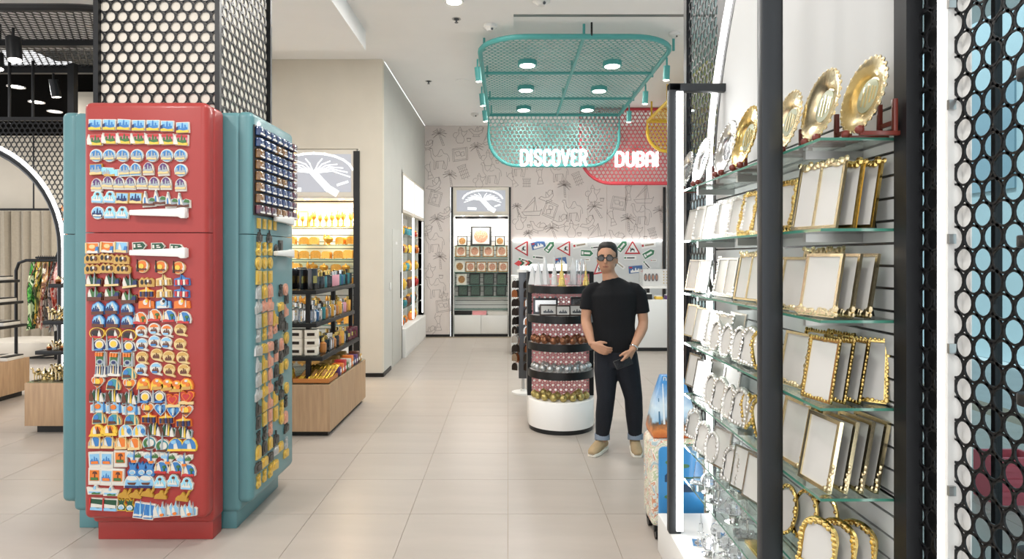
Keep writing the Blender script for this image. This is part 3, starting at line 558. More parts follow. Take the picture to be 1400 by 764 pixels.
magnet('cluster_red', 'cluster', mm('brown', 'green', 'white', 'navy', 'grey', 'brown', 'yellow'), [(sc_(SAIL, .9, -.3, .02), 1), (sc_(TOW, 1.2, .04, .08), 3), ([(.14, -.2), (.5, -.2), (.5, .05), (.3, .1)], 2), ([(-.5, -.48), (.5, -.4), (.5, -.18), (-.5, -.2)], 4)], L('tower cluster souvenir magnet with dark brown foot'), G, 0.11)
magnet('house', 'house', mm('blue', 'sky', 'white', 'navy', 'brown', 'red'), [(sc_(SAIL, 1.1, .18, .0), 1), (sc_(SKY, .7, -.1, -.05), 2), ([(-.44, -.48), (.46, -.48), (.46, -.24), (-.44, -.24)], 3)], L('blue sail-hotel souvenir magnet with dark brown foot'), G)
magnet('word_sand', 'word', mm('sand', 'sand', 'tan', 'white', 'brown'), [(sc_(TOW, 1.3, 0, .05), 3)] + [([(-.5 + .22 * i, -.3), (-.34 + .22 * i, -.3), (-.34 + .22 * i, .1), (-.5 + .22 * i, .1)], 2 if i % 2 else 1) for i in range(5)], L('sand-coloured block-letter souvenir magnet'), G)
magnet('word_blue', 'word', mm('blue', 'blue', 'white', 'red', 'navy'), [(sc_(TOW, 1.3, 0, .05), 3)] + [([(-.5 + .22 * i, -.3), (-.34 + .22 * i, -.3), (-.34 + .22 * i, .12), (-.5 + .22 * i, .12)], 1 if i % 2 else 2) for i in range(5)], L('blue block-letter souvenir magnet with red accents'), G)
magnet('word_orange', 'word', mm('orange', 'yellow', 'brown', 'white', 'navy'), [(sc_(TOW, 1.3, 0, .05), 2)] + [([(-.5 + .22 * i, -.3), (-.34 + .22 * i, -.3), (-.34 + .22 * i, .1), (-.5 + .22 * i, .1)], 1 if i % 2 else 3) for i in range(5)], L('orange block-letter souvenir magnet with dark letters'), G)
magnet('camel_base', 'word', mm('orange', 'orange', 'white', 'yellow', 'black'), [(circ(-.05, .12, .18, .22, 10), 1), (circ(.06, .2, .1, .12, 8), 2), (sc_(BASE, .95, 0, .06), 0), (sc_(TOW, .8, .34, -.02), 1)], L('orange camel souvenir magnet with letter foot'), G)
magnet('blue_base', 'word', mm('blue', 'sky', 'white', 'navy', 'black'), [(circ(-.05, .12, .18, .22, 10), 1), (circ(.06, .2, .1, .12, 8), 3), (sc_(BASE, .95, 0, .06), 1), (sc_(TOW, .8, .34, -.02), 2)], L('blue and white camel souvenir magnet with letter foot'), G)
magnet('dome_orange', 'dome', mm('white', 'orange', 'white', 'grey', 'green', 'red'), [(sc_(SAIL, 1.1, -.1, .04), 1), (sc_(TOW, 1.2, -.38, -.02), 2), (PALM, 3), (sc_(BASE, .95, 0, -.04), 4)], L('sunset dome souvenir magnet with palm and red foot'), G)
magnet('dome_blue', 'dome', mm('white', 'blue', 'white', 'sand', 'green', 'red'), [(sc_(SAIL, 1.1, -.1, .04), 1), (sc_(TOW, 1.2, -.38, -.02), 2), (PALM, 3), (sc_(BASE, .95, 0, -.04), 4)], L('blue dome souvenir magnet with palm and red foot'), G)
magnet('gold_oval', 'oval', mm('yellow', 'brown', 'black', 'grey', 'white', 'red'), [(circ(-.1, .02, .26, .2, 12), 1), (sc_(SAIL, .8, .26, -.05), 3), (sc_(BASE, .7, 0, -.04), 4)], L('oval souvenir magnet with bright yellow rim'), G, 0.11)
magnet('badge_red', 'badge', mm('white', 'white', 'orange', 'sky', 'brown', 'green'), [(arc(0, .06, .36, 20, 160), 1), (sc_(SKY, .6, 0, -.02), 3), ([(-.25, -.28), (.15, -.28), (.15, -.14), (-.25, -.14)], 2)], L('round white badge magnet with red arc and ribbon tail'), G)
magnet('badge_blue', 'badge', mm('white', 'white', 'sky', 'blue', 'brown', 'green'), [(arc(0, .06, .38, 20, 160), 1), (sc_(SKY, .6, 0, -.02), 3), ([(-.25, -.28), (.15, -.28), (.15, -.14), (-.25, -.14)], 2)], L('round white badge magnet with blue arc and ribbon tail'), G)
magnet('badge_gold', 'badge', mm('sand', 'sand', 'tan', 'purple', 'brown', 'green'), [(arc(0, .06, .38, 20, 160), 1), (sc_(SKY, .6, 0, -.02), 3)], L('round sand-gold badge magnet with ribbon tail'), G)
magnet('minaret', 'dome', mm('white', 'navy', 'yellow', 'blue', 'grey', 'white'), [(circ(.05, .05, .34, n=14), 4), (circ(.05, .02, .24, n=12), 1), (sc_(TOW, 1.7, -.42, .12), 3), ([(-.3, -.42), (.3, -.42), (.3, -.28), (-.3, -.28)], 2)], L('dark horseshoe souvenir magnet with tall grey tower and yellow centre'), G)
magnet('lattice', 'card', mm('white', 'green', 'grey', 'navy', 'orange', 'white'), [(circ(-.05, -.22, .26, .22, 12), 1), (circ(-.05, -.2, .14, .12, 10), 2), (sc_(TOW, 1.5, .3, .0), 1)] + [([(-.34 + .2 * i, .2), (-.2 + .2 * i, .2), (-.2 + .2 * i, .46), (-.34 + .2 * i, .46)], 3) for i in range(3)], L('upright souvenir magnet with silver ring and orange tops'), G, 0.11)
magnet('tower_row', 'rect', mm('grey', 'navy', 'white', 'sand', 'grey'), [(sc_(TOW, 1.3, -.3 + .2 * i, .05), 1 + i % 3) for i in range(4)] + [(BASE, 1)], L('row-of-towers souvenir magnet in white and sand'), G)
magnet('harbour', 'dome', mm('sand', 'teal', 'blue', 'brown', 'sand', 'white'), [(circ(-.2, .1, .2, n=10), 1), ([(-.45, -.3), (.2, -.3), (.1, -.1), (-.4, -.06)], 2), (sc_(TOW, 1.4, .34, .05), 3)], L('harbour scene souvenir magnet with sandy tower'), G)
magnet('heart_sunset', 'heart', mm('white', 'orange', 'yellow', 'brown', 'white'), [(circ(0, .08, .22, n=12), 1), (sc_(TOW, 1.0, -.2, .05), 3), ([(-.2, -.24), (.2, -.24), (.3, -.1), (-.3, -.1)], 2)], L('heart-shaped sunset souvenir magnet with white rim'), G)
magnet('heart_blue', 'heart', mm('white', 'blue', 'sky', 'navy', 'white'), [(circ(0, .1, .22, n=12), 1), (sc_(TOW, 1.0, .0, .05), 3), (sc_(TOW, .8, .15, .0), 2)], L('heart-shaped blue souvenir magnet with white rim'), G)
magnet('heart_red', 'heart', mm('orange', 'red', 'orange', 'sand', 'grey', 'blue'), [(sc_(SH['heart'], .6, 0, .04), 1), (sc_(SH['heart'], .46, 0, .06), 0), (sc_(TOW, 1.3, -.4, -.1), 3), (sc_(BASE, 1.0, .05, .0), 2)], L('orange open-heart souvenir magnet with tower'), G, 0.12)
magnet('camel_toy', 'dome', mm('orange', 'yellow', 'orange', 'white', 'blue', 'tan'), [(circ(-.1, .2, .2, .18, 10), 1), (circ(.05, .3, .12, .1, 8), 2), ([(-.35, -.4), (.4, -.35), (.4, -.12), (-.3, -.16)], 4), (circ(.2, .0, .16, n=8), 1)], L('cartoonish orange camel souvenir magnet with sandy block'), G)
magnet('bundle', 'cluster', mm('grey', 'darkgreen', 'white', 'yellow', 'navy', 'brown'), [(sc_(SAIL, 1.1, -.35, 0), 4), (sc_(TOW, 1.3, -.05, .05), 1), (sc_(TOW, 1.2, .1, .0), 2), (sc_(TOW, 1.2, .25, -.05), 3), (sc_(SAIL, .9, .4, -.1), 1)], L('bundle-of-towers souvenir magnet in brown, yellow and navy'), G, 0.11)
magnet('script', 'word', mm('white', 'sky', 'blue', 'white', 'orange', 'grey'), [([(-.55, -.34), (.4, -.34), (.4, -.2), (-.55, -.22)], 2), (circ(-.05, .08, .2, .18, 10), 3), (sc_(TOW, 1.3, .4, .05), 1), (sc_(TOW, 1.3, -.3, .02), 4)], L('souvenir magnet with white script lettering foot'), G, 0.11)
magnet('yellow_boat', 'dome', mm('yellow', 'yellow', 'orange', 'white', 'brown', 'yellow'), [(circ(0, .12, .3, .24, 12), 1), (sc_(SAIL, 1.0, -.1, .02), 2), (sc_(SAIL, .9, .15, .0), 3), ([(-.6, -.4), (.6, -.4), (.56, -.2), (-.5, -.22)], 4)], L('yellow-footed sunset boat souvenir magnet'), G)
magnet('blue_boat', 'dome', mm('white', 'sky', 'yellow', 'white', 'blue', 'red'), [(sc_(SAIL, 1.0, -.1, .02), 1), (sc_(SAIL, 1.0, .15, .0), 2), (circ(.3, .0, .14, .2, 8), 3), ([(-.4, -.42), (.4, -.42), (.4, -.3), (-.4, -.32)], 2)], L('blue and yellow sail-boat souvenir magnet'), G)
magnet('skyline_blue', 'dome', mm('sand', 'blue', 'white', 'sand', 'green', 'red'), [(sc_(SAIL, 1.0, -.1, .02), 1), (sc_(TOW, 1.5, .4, .05), 2), (sc_(TOW, 1.1, -.3, .0), 2), (sc_(BASE, 1.0, 0, -.02), 2)], L('blue-domed souvenir magnet with sandy tower on the right'), G)
magnet('skyline_orange', 'dome', mm('sand', 'orange', 'white', 'sand', 'green', 'red'), [(sc_(SAIL, 1.0, -.1, .02), 1), (sc_(TOW, 1.5, .4, .05), 2), (sc_(TOW, 1.1, -.3, .0), 2), (sc_(BASE, 1.0, 0, -.02), 2)], L('orange-domed souvenir magnet with sandy tower on the right'), G)
magnet('green_round', 'disc', mm('white', 'teal', 'green', 'white', 'brown', 'grey'), [(circ(-.2, .05, .2, .26, 10), 1), (circ(.1, .05, .26, n=12), 2), (sc_(TOW, 1.8, .0, .3), 4), ([(-.36, -.36), (.3, -.36), (.34, -.2), (-.3, -.24)], 3)], L('round teal souvenir magnet with tall spire'), G, 0.11)
magnet('palm_banner', 'dome', mm('yellow', 'blue', 'sky', 'white', 'green', 'yellow'), [(sc_(SAIL, 1.0, .1, .02), 2), (circ(-.1, .2, .2, .14, 10), 1), ([(-.5, -.44), (.52, -.4), (.52, -.26), (-.5, -.3)], 4)], L('blue souvenir magnet with yellow banner foot'), G, 0.11)
magnet('stamp_blue', 'card', mm('white', 'white', 'sky', 'blue', 'orange', 'black'), [([(-.28, -.24), (.28, -.24), (.28, .38), (-.28, .38)], 1), (sc_(SKY, .6, 0, .02), 2), ([(-.2, -.2), (.24, -.2), (.2, -.04), (-.2, -.04)], 3)], L('white postage-stamp souvenir magnet with blue picture'), G, 0.13)
magnet('stamp_orange', 'card', mm('white', 'white', 'orange', 'brown', 'yellow', 'green'), [([(-.28, -.24), (.28, -.24), (.28, .38), (-.28, .38)], 1), (sc_(PALM, .9, -.2, .15), 2), ([(-.2, -.2), (.24, -.2), (.2, -.04), (-.2, -.04)], 4)], L('white postage-stamp souvenir magnet with orange picture'), G, 0.13)
magnet('wing', 'wing', mm('white', 'white', 'sky', 'green', 'orange', 'blue'), [(sc_(SKY, .5, -.28, .08), 1), (sc_(SKY, .5, .28, .08), 2), (sc_(TOW, 1.2, 0, -.05), 4), ([(-.14, -.44), (.14, -.44), (.16, -.28), (-.16, -.28)], 3)], L('butterfly-shaped white souvenir magnet with centre tower'), G, 0.11)
magnet('blue_bottle', 'bottle', mm('blue', 'blue', 'white', 'sky', 'navy'), [(circ(0, -.22, .22, .18, 12), 1), (sc_(SKY, .4, 0, -.2), 2)], L('blue glossy souvenir magnet with knotted top and white belly'), G, 0.11)
magnet('dhow_round', 'dome', mm('white', 'sky', 'white', 'brown', 'blue', 'navy'), [(circ(0, .22, .36, .16, 14), 1), ([(-.3, -.08), (.3, -.04), (.2, -.2), (-.2, -.2)], 2), ([(-.44, -.42), (.44, -.4), (.44, -.26), (-.44, -.28)], 4)], L('domed souvenir magnet with brown dhow boat'), G, 0.115)
magnet('ship', 'ship', mm('white', 'white', 'sky', 'grey', 'orange', 'green'), [([(-.4, -.18), (.4, -.18), (.45, -.08), (-.42, -.06)], 1), ([(-.1, .1), (.08, .1), (.06, .32), (-.05, .32)], 1), (sc_(BASE, .6, .1, .0), 4)], L('white cruise-ship souvenir magnet'), G, 0.11)
magnet('gold_camel', 'camel', mm('gold', 'gold', 'tan'), [(circ(-.05, .0, .2, .14, 10), 0)], L('golden resting-camel souvenir magnet'), G, 0.105)
magnet('green_scene', 'rect', mm('white', 'darkgreen', 'white', 'sky', 'red', 'sand'), [([(-.4, -.2), (.4, -.2), (.4, .0), (-.4, .06)], 1), (BASE, 2), ([(-.5, -.4), (-.42, -.4), (-.42, .46), (-.5, .46)], 3)], L('dark green scene magnet with white shore near red board foot'), G, 0.11)
magnet('padlock', 'bottle', mm('yellow', 'darkgreen', 'white', 'sky', 'yellow'), [(circ(0, -.2, .24, .2, 12), 1), (sc_(SKY, .4, 0, -.2), 2)], L('padlock-shaped souvenir magnet with yellow shackle'), G, 0.1)
magnet('slant', 'slant', mm('white', 'blue', 'sky', 'navy', 'white', 'green'), [(sc_(SAIL, 1.0, -.1, .05), 0), (sc_(TOW, 1.5, .12, .05), 1), (sc_(BASE, .6, -.05, -.1), 3)], L('slanted blue card souvenir magnet near red board foot'), G, 0.12)
magnet('white_skyline', 'cluster', mm('white', 'sky', 'white', 'grey', 'orange', 'sand'), [(sc_(SAIL, 1.1, -.35, 0), 1), (sc_(SAIL, .8, .0, .0), 1), (sc_(TOW, 1.3, .35, .05), 2), (circ(.05, -.26, .14, .1, 8), 3)], L('white skyline souvenir magnet with orange starfish'), G, 0.11)
R3 = random.Random(11); YD = 3.42
def row(kind, xs, ys):
    for i, px in enumerate(xs):
        py = ys[i] if isinstance(ys, (list, tuple)) else ys
        KIT[kind].at((X(px, YD), YD - 0.0005, Z(py, YD)), (0, R3.uniform(-.06, .06), 0))
def cr(a, k=170 / 812, o=110): return [o + k * v for v in a]
row('postcard', cr([105, 198, 292, 388, 482, 575, 675]), [171, 171, 171, 172, 172, 173, 175])
row('redsky', cr([110, 203, 297, 390, 484, 577, 670]), [192, 190, 190, 190, 191, 191, 192])
row('disc', cr([112, 198, 285, 378, 477, 572, 660]), 213); row('blue_card', cr([112]), 232); row('strip', cr([200]), 235)
row('blue_arch', cr([297, 368]), [233, 232]); row('purple_arch', cr([452, 550]), [231, 232]); row('disc', cr([662]), 233)
row('purple_arch', cr([115, 188, 262, 335, 411, 489, 567, 661]), [253, 250, 251, 251, 250, 251, 251, 253])
row('bag', cr([122, 203]), 270); row('oval_card', cr([281, 370]), 271); row('sail_palm', cr([455, 525, 603, 678]), [273, 271, 274, 275])
row('round_dark', cr([122]), 291); row('bag', cr([203, 283]), 291)
c2 = lambda a: cr(a, 170 / 928)
row('sunset_flag', c2([100, 210]), [339, 338]); row('sea_flag', c2([313]), 338); row('green_arrow', c2([450, 590, 727]), [336, 337, 339])
row('caravan', c2([97, 205, 315]), [353, 352, 354]); row('caravan', c2([97, 213, 326]), [367, 366, 367]); row('ring_sunset', c2([472, 610, 741]), [364, 365, 366])
row('cluster_white', c2([112, 248, 380]), [383, 383, 385]); row('caravan', c2([502]), 385); row('word_sand', c2([630]), 384); row('word_blue', c2([765]), 384)
row('cluster_red', c2([120, 246, 373]), [402, 401, 406]); row('word_orange', c2([503]), 400); row('word_sand', c2([633]), 400); row('word_blue', c2([763]), 400)
row('house', c2([139, 243, 358]), [421, 420, 422]); row('camel_base', c2([501]), 415); row('blue_base', c2([628]), 415); row('camel_base', c2([765]), 415)
row('house', c2([145, 250, 360]), [438, 438, 439]); row('dome_orange', c2([455, 560]), [435, 431]); row('dome_blue', c2([670, 780]), [432, 434])
row('gold_oval', c2([134, 254, 371]), [455, 455, 458]); row('badge_red', c2([466, 561, 654]), [453, 450, 452]); row('badge_gold', c2([755]), 451)
row('minaret', c2([150, 255, 368]), [471, 470, 473]); row('badge_blue', c2([470, 562, 650]), [471, 467, 469]); row('badge_gold', c2([752]), 471)
row('lattice', c2([163, 267, 368]), [490, 491, 491]); row('badge_gold', c2([470, 578, 668, 770]), [489, 485, 488, 489])
row('tower_row', c2([168, 268]), [507, 506]); row('harbour', c2([370]), 510); row('badge_blue', c2([462, 573]), [505, 504]); row('badge_gold', c2([672, 780]), [506, 506])
row('heart_sunset', c2([140]), 522); row('harbour', c2([255]), 525); row('heart_sunset', c2([375]), 525); row('camel_toy', c2([480, 580, 656, 722, 795]), [524, 525, 526, 528, 525])
row('bundle', c2([138, 260, 380]), [540, 541, 543]); row('minaret', c2([490, 597]), [542, 542]); row('heart_red', c2([697, 798]), [547, 543])
row('script', c2([148, 265, 388]), [556, 557, 559]); row('heart_sunset', c2([508, 797]), [558, 561]); row('heart_blue', c2([607, 703]), [559, 562])
row('harbour', cr([130, 228, 340]), [571, 573, 573]); row('word_orange', cr([455, 568, 680]), [571, 572, 576])
row('yellow_boat', cr([120, 200]), [588, 587]); row('blue_boat', cr([302, 393]), [588, 588]); row('bundle', cr([490, 578, 683]), [586, 587, 590])
row('skyline_blue', cr([105, 188]), [604, 604]); row('skyline_orange', cr([275, 360]), [605, 606]); row('green_round', cr([459, 543]), [605, 609]); row('palm_banner', cr([627, 716]), [607, 607])
row('stamp_blue', cr([105, 182]), [628, 628]); row('stamp_orange', cr([270]), 626); row('wing', cr([362, 472, 582, 687]), [622, 623, 624, 627])
row('stamp_orange', cr([103, 253]), [650, 651]); row('stamp_blue', cr([180]), 651); row('blue_bottle', cr([350, 410, 461]), [640, 640, 640]); row('dome_blue', cr([535, 627, 712]), [638, 638, 642])
row('dhow_round', cr([347, 437]), [657, 657]); row('bag', cr([528, 615, 702]), [658, 656, 660]); row('ship', cr([105, 205]), [669, 671])
row('gold_camel', cr([302, 375, 455, 540, 680]), [673, 673, 671, 674, 677])
row('green_scene', cr([117, 204]), [688, 689]); row('padlock', cr([277, 332]), [688, 689]); row('slant', cr([390, 455]), [696, 698]); row('white_skyline', cr([537, 622, 714]), [697, 695, 696])
# metal magnets on the teal board, facing +X
XD = -1.475
GT = 'metal magnets on the teal fridge board'
def metal(kind, shape, mname, mname2, label, size, group=GT):
    o = MB().prism([(a * size, b * size) for a, b in SH[shape]], -0.009, 0.001, 'y').build('metal_magnet', mname, smooth=False); tag(o, label, 'magnet', group)
    MB().prism([(a * size * .55, b * size * .55) for a, b in SH[shape]], -0.013, -0.008, 'y').build('relief', mname2, o, smooth=False)
    KIT[kind] = Proto(o)
mat('metal_gold', 'd9b75a', 0.35, metal=0.5); mat('metal_silver', 'b9bab8', 0.35, metal=0.5); mat('metal_rose', 'd8a08a', 0.4, metal=0.4); mat('metal_dark', '4a4844', 0.4, metal=0.4)
for sh in ('sail', 'disc', 'arch', 'caravan', 'cluster', 'bottle', 'card'):
    for mn, cn in (('metal_gold', 'golden'), ('metal_silver', 'silver'), ('metal_rose', 'rose-gold'), ('metal_dark', 'dark bronze')):
        metal(sh + mn, sh, mn, mn, '%s %s souvenir magnet on teal fridge board' % (cn, {'sail': 'sail-shaped', 'disc': 'round', 'arch': 'arch-shaped', 'caravan': 'caravan-shaped', 'cluster': 'skyline-shaped', 'bottle': 'tapered', 'card': 'upright plaque'}[sh]), 0.075)
def tz(py, px): return Z(py, XD * F / (px - CX))
def teal_at(y, z): return (XD + 0.0005, y, z)
y0t, y1t = 3.705, 4.27
R4 = random.Random(5); shapes = ['sail', 'arch', 'cluster', 'bottle', 'disc', 'card', 'caravan']
zz = 1.545; r = 0
for z, cols in ((1.77, [0, 0, 1, 1]), ):
    for k, c in enumerate((0, 0, 0, 0)): KIT['cardmetal_gold'].at(teal_at(y0t + .02 + .085 * k, 1.775), (0, R4.uniform(-.05, .05), PI / 2), .8)
for k in range(2): KIT['clustermetal_dark'].at(teal_at(y0t + .03 + .15 * k, 1.735 - .04), (0, 0, PI / 2), .9)
rows = [('bottle', 'G', 5), ('disc', 'G', 3), ('card', 'G', 3), ('arch', 'SGR', 6), ('cluster', 'SRR', 6), ('card', 'SGR', 6), ('bottle', 'SGR', 6), ('caravan', 'SGR', 6), ('sail', 'SGR', 6), ('arch', 'SGR', 6), ('cluster', 'SGR', 6), ('sail', 'DGR', 6), ('card', 'DGR', 6), ('bottle', 'DDR', 6), ('arch', 'GDG', 6), ('caravan', 'DGD', 6), ('bottle', 'GGG', 6)]
ZZ = {'G': 'metal_gold', 'S': 'metal_silver', 'R': 'metal_rose', 'D': 'metal_dark'}
for i, (shp, cs, n) in enumerate(rows):
    z = 1.625 - 0.0855 * i
    for k in range(n):
        if k < 3: s_, c_ = shp, cs[k % len(cs)]
        else: s_, c_ = R4.choice(shapes), R4.choice('DDDGGR') if i < 14 else R4.choice('GSD')
        if k >= 3 and R4.random() < .1: continue
        y = y0t + .012 + 0.092 * k + (R4.uniform(-.012, .012) if k >= 3 else 0)
        if 1.56 < z < 1.64 and k > 4: continue
        KIT[s_ + ZZ[c_]].at(teal_at(y, z + (R4.uniform(-.025, .025) if k >= 3 else 0) + (.0 if shp != 'bottle' else .0)), (0, R4.uniform(-.1, .1), PI / 2), R4.uniform(.95, 1.12))
# glossy crystal picture magnets in a dense block
mat('cube_blue', '2c5288', 0.12, coat=0.8, hex2='1d2747', scale=25); mat('cube_brown', '9a7038', 0.12, coat=0.8, hex2='4a2f1c', scale=25); mat('cube_navy', '20304f', 0.1, coat=0.8, hex2='6c2a2a', scale=18)
o = MB().box(XD - .001, XD + 0.006, 3.655, 4.325, 1.82, 2.345).build('mounting_board', 'black'); tag(o, 'thin dark mounting board on the teal fridge door', 'board')
for mn, cn in (('cube_blue', 'blue'), ('cube_brown', 'amber-brown'), ('cube_navy', 'dark navy and red')):
    o = MB().box(-.036, .036, -.03, 0, -.026, .026).build('crystal_magnet', mn, bevel=0.006); tag(o, 'glossy %s crystal picture magnet in the dense block on teal door' % cn, 'magnet', 'crystal picture magnets on the teal door')
    MB().box(-.03, .03, -.034, -.0295, -.021, -.012).build('caption_strip', 'white', o); KIT[mn] = Proto(o)
for r_ in range(8):
    for c_ in range(7):
        mn = 'cube_brown' if (c_ == 0 and 2 <= r_ <= 6) or (c_ in (3, 4) and r_ % 3 == 1) else ('cube_navy' if c_ == 6 or r_ == 7 else 'cube_blue')
        KIT[mn].at((XD + .006, 3.70 + .0965 * c_, 2.312 - .0655 * r_), (0, 0, PI / 2))
# ================================================================ RIGHT-HAND GLASS SHELF UNIT
XE, XW, YN, YF_ = 0.868, 1.083, 1.75, 3.12
SHELF = [1.907, 1.655, 1.40, 1.156, 0.905, 0.651, 0.487]; ZBASE = 0.20
un = thing('shelf_unit', 'tall black-framed display unit with glass shelves full of photo frames', 'shelf unit', (0.95, 2.4, 0))
MB().box(0.805, 1.12, 1.6, 3.39, 0.0, ZBASE).build('plinth', 'white', un, bevel=0.004)
MB().box(XW + 0.014, XW + 0.03, YN - 0.02, 3.30, ZBASE, 4.1).build('back_panel', 'grey_metal' if False else 'black', un)
z = ZBASE + 0.01
while z < 1.98:
    MB().box(XW, XW + 0.014, YN - 0.02, 3.28, z, z + 0.056).build('slat', 'panel_white', un); z += 0.064
q = MB(); pts = [(YN - .02, z)] + [(3.28, z)] + [(3.28 - 0.5 * max(0, (zz - 2.1)) ** 1.6, zz) for zz in [2.1 + .1 * i for i in range(20)]] + [(YN - .02, 4.0)]
MB().prism(pts, XW, XW + 0.014, 'x').build('upper_panel', 'panel_white', un)
for k, z in enumerate(SHELF):
    g = MB(); yn = YN if k < 6 else YN - .1
    g.add([(XE, yn, z), (XW, yn, z), (XW, YF_, z), (XE, YF_, z), (XE, yn, z - .008), (XW, yn, z - .008), (XW, YF_, z - .008), (XE, YF_, z - .008)], [(0, 1, 2, 3), (7, 6, 5, 4)], 0)
    o_ = len(g.v) - 8; g.add(g.v[o_:], [(0, 4, 5, 1), (1, 5, 6, 2), (2, 6, 7, 3), (3, 7, 4, 0)], 1)
    sh = g.build('glass_shelf', ['shelf_glass', 'glass_edge'], un, smooth=False)
    for y in (1.93, 2.5, 3.02): MB().box(XE + .04, XW, y - .008, y + .008, z - .034, z - .0085).build('bracket', 'alu', sh)
def end_frame(y, zt):
    q = MB().box(0.80, 0.862, y, y + .045, ZBASE if zt < 3 else 0.2, zt).box(0.80, XW + .02, y, y + .045, zt - .04, zt)
    return q.build('end_frame', mat('frame_steel', '35383b', 0.4, metal=0.4), un, bevel=0.006)
end_frame(3.13, 2.44); end_frame(1.985, 2.75)
MB().box(0.835, 0.866, 3.115, 3.129, ZBASE + .02, 2.395).build('light_strip', 'led', un)
MB().box(0.862, 0.868, 1.99, 2.02, 0.22, 2.7).build('glass_channel', 'black', un)
MB().box(1.068, 1.112, 1.69, 1.745, 0.0, 4.1).build('edge_post', 'black_metal', un)
d = bpy.data.lights.new('strip_lamp', 'AREA'); d.shape = 'RECTANGLE'; d.size = 0.03; d.size_y = 2.0; d.energy = 4
o = bpy.data.objects.new('strip_lamp', d); COL.objects.link(o); o.location = (0.86, 3.10, 1.3); o.rotation_euler = (Vector((0.25, -1, 0))).to_track_quat('-Z', 'Y').to_euler()
# ---------------------------------------------------------------- photo frames
def oval_path(w, h, n=20): return circ(0, h / 2, w / 2, h / 2, n)
def heart_path(w, h): return [(a * w, (b + .5) * h) for a, b in SH['heart']]
def arch_path(w, h): return [(-w / 2, 0), (w / 2, 0), (w / 2, h * .7)] + [(w / 2 * math.cos(a), h * .7 + h * .3 * math.sin(a)) for a in [PI * i / 10 for i in range(1, 10)]] + [(-w / 2, h * .7)]
FK = {}
def frame(kind, w, h, mname, label, group, path='rect', r=0.0048, bumps=None, double=False, inner='photo_card'):
    t = thing('photo_frame', label, 'photo frame', (0, 0, 0), group)
    lean = Matrix.Rotation(-0.19, 4, 'X')
    P = {'rect': [(-w / 2, 0), (w / 2, 0), (w / 2, h), (-w / 2, h)], 'oval': oval_path(w, h), 'heart': heart_path(w, h), 'arch': arch_path(w, h)}[path]
    q = MB()
    if path == 'rect':
        b = r * 1.8
        for (x0, x1, z0, z1) in ((-w / 2, w / 2, 0, b), (-w / 2, w / 2, h - b, h), (-w / 2, -w / 2 + b, b, h - b), (w / 2 - b, w / 2, b, h - b)): q.box(x0, x1, -r, r, z0, z1, 0, lean)
        if double: q.box(-b / 2, b / 2, -r, r, b, h - b, 0, lean)
    else: q.tube([(a, 0, b + r) for a, b in P], r, 6, True, 0, lean)
    q.build('border', mname, t)
    if bumps:
        q = MB(); R = random.Random(hash(kind) % 97 if False else len(kind) * 7)
        segs = []
        for i in range(len(P)):
            a, b_ = P[i], P[(i + 1) % len(P)]; L = math.hypot(b_[0] - a[0], b_[1] - a[1]); n = max(1, int(L / bumps['step']))
            for k in range(n): segs.append((a[0] + (b_[0] - a[0]) * k / n, a[1] + (b_[1] - a[1]) * k / n))
        for (a, b_) in segs:
            s = bumps['r'] * R.uniform(.7, 1.3)
            if bumps['where'](a / w, b_ / h):
                q.ball((a + R.uniform(-1, 1) * bumps['j'], -r, max(b_ + R.uniform(-1, 1) * bumps['j'] + r * .4, s + .002)), s, 6, 0, (1, .7, 1), lean)
        q.build('ornament', mname, t)
    ins = [(a * .88, (b - h / 2) * .9 + h / 2) for a, b in P]
    MB().prism(ins, -0.001, 0.004, 'y', 0, lean).build('photo_card', inner, t, smooth=False)
    MB().prism(ins, 0.0045, 0.007, 'y', 0, lean).build('backing', 'easel', t, smooth=False)
    MB().add([(-.018, .008, h * .7), (.018, .008, h * .7), (.018, .035, 0.001), (-.018, .035, 0.001), (-.018, .012, h * .7), (.018, .012, h * .7), (.018, .039, 0.001), (-.018, .039, 0.001)], [(0, 1, 2, 3), (7, 6, 5, 4), (0, 4, 5, 1), (1, 5, 6, 2), (2, 6, 7, 3), (3, 7, 4, 0)], 0, Matrix.Translation((0, h * .14, 0))).build('easel_strut', 'easel', t)
    FK[kind] = Proto(t); FK[kind].base = label; return t
allr = lambda x, y: True
mat('gold_shiny', 'dcc078', 0.2, metal=1.0, var=0.2, scale=90)
GS, GG = 'silver photo frames on the glass shelves', 'gold photo frames on the glass shelves'
frame('sp', .13, .17, 'silver', 'plain slim silver photo frame', GS)
frame('so', .125, .165, 'silver_leaf', 'silver photo frame with ornate leafy border', GS, bumps=dict(step=.014, r=.008, j=.003, where=allr))
frame('sd', .18, .18, 'silver_leaf', 'wide double silver photo frame with glittering corner', GS, double=True, bumps=dict(step=.013, r=.007, j=.003, where=lambda x, y: y < .25 or x < -.4))
frame('sv', .085, .13, 'silver_leaf', 'small oval silver photo frame with scrolled border on glass shelf', GS, 'oval', .008, dict(step=.014, r=.007, j=.002, where=allr))
frame('sa', .095, .14, 'silver_leaf', 'small arched silver photo frame with curly border on glass shelf', GS, 'arch', .008, dict(step=.016, r=.008, j=.003, where=allr))
frame('go', .125, .17, 'gold_shiny', 'gold photo frame with dense ornate floral border on glass shelf', GG, bumps=dict(step=.014, r=.010, j=.003, where=allr))
frame('gp', .13, .175, 'pale_gold', 'pale gold photo frame with floral lower corner on glass shelf', GG, bumps=dict(step=.012, r=.008, j=.004, where=lambda x, y: y < .12 or (x > .4 and y < .6)))
frame('gd', .18, .195, 'pale_gold', 'wide double gold photo frame with gilded flower edge', GG, double=True, bumps=dict(step=.012, r=.010, j=.007, where=lambda x, y: y > .95))
frame('gt', .13, .19, 'gold_shiny', 'gold photo frame with crown of gilded flowers', GG, bumps=dict(step=.012, r=.010, j=.008, where=lambda x, y: y > .95 or x < -.45))
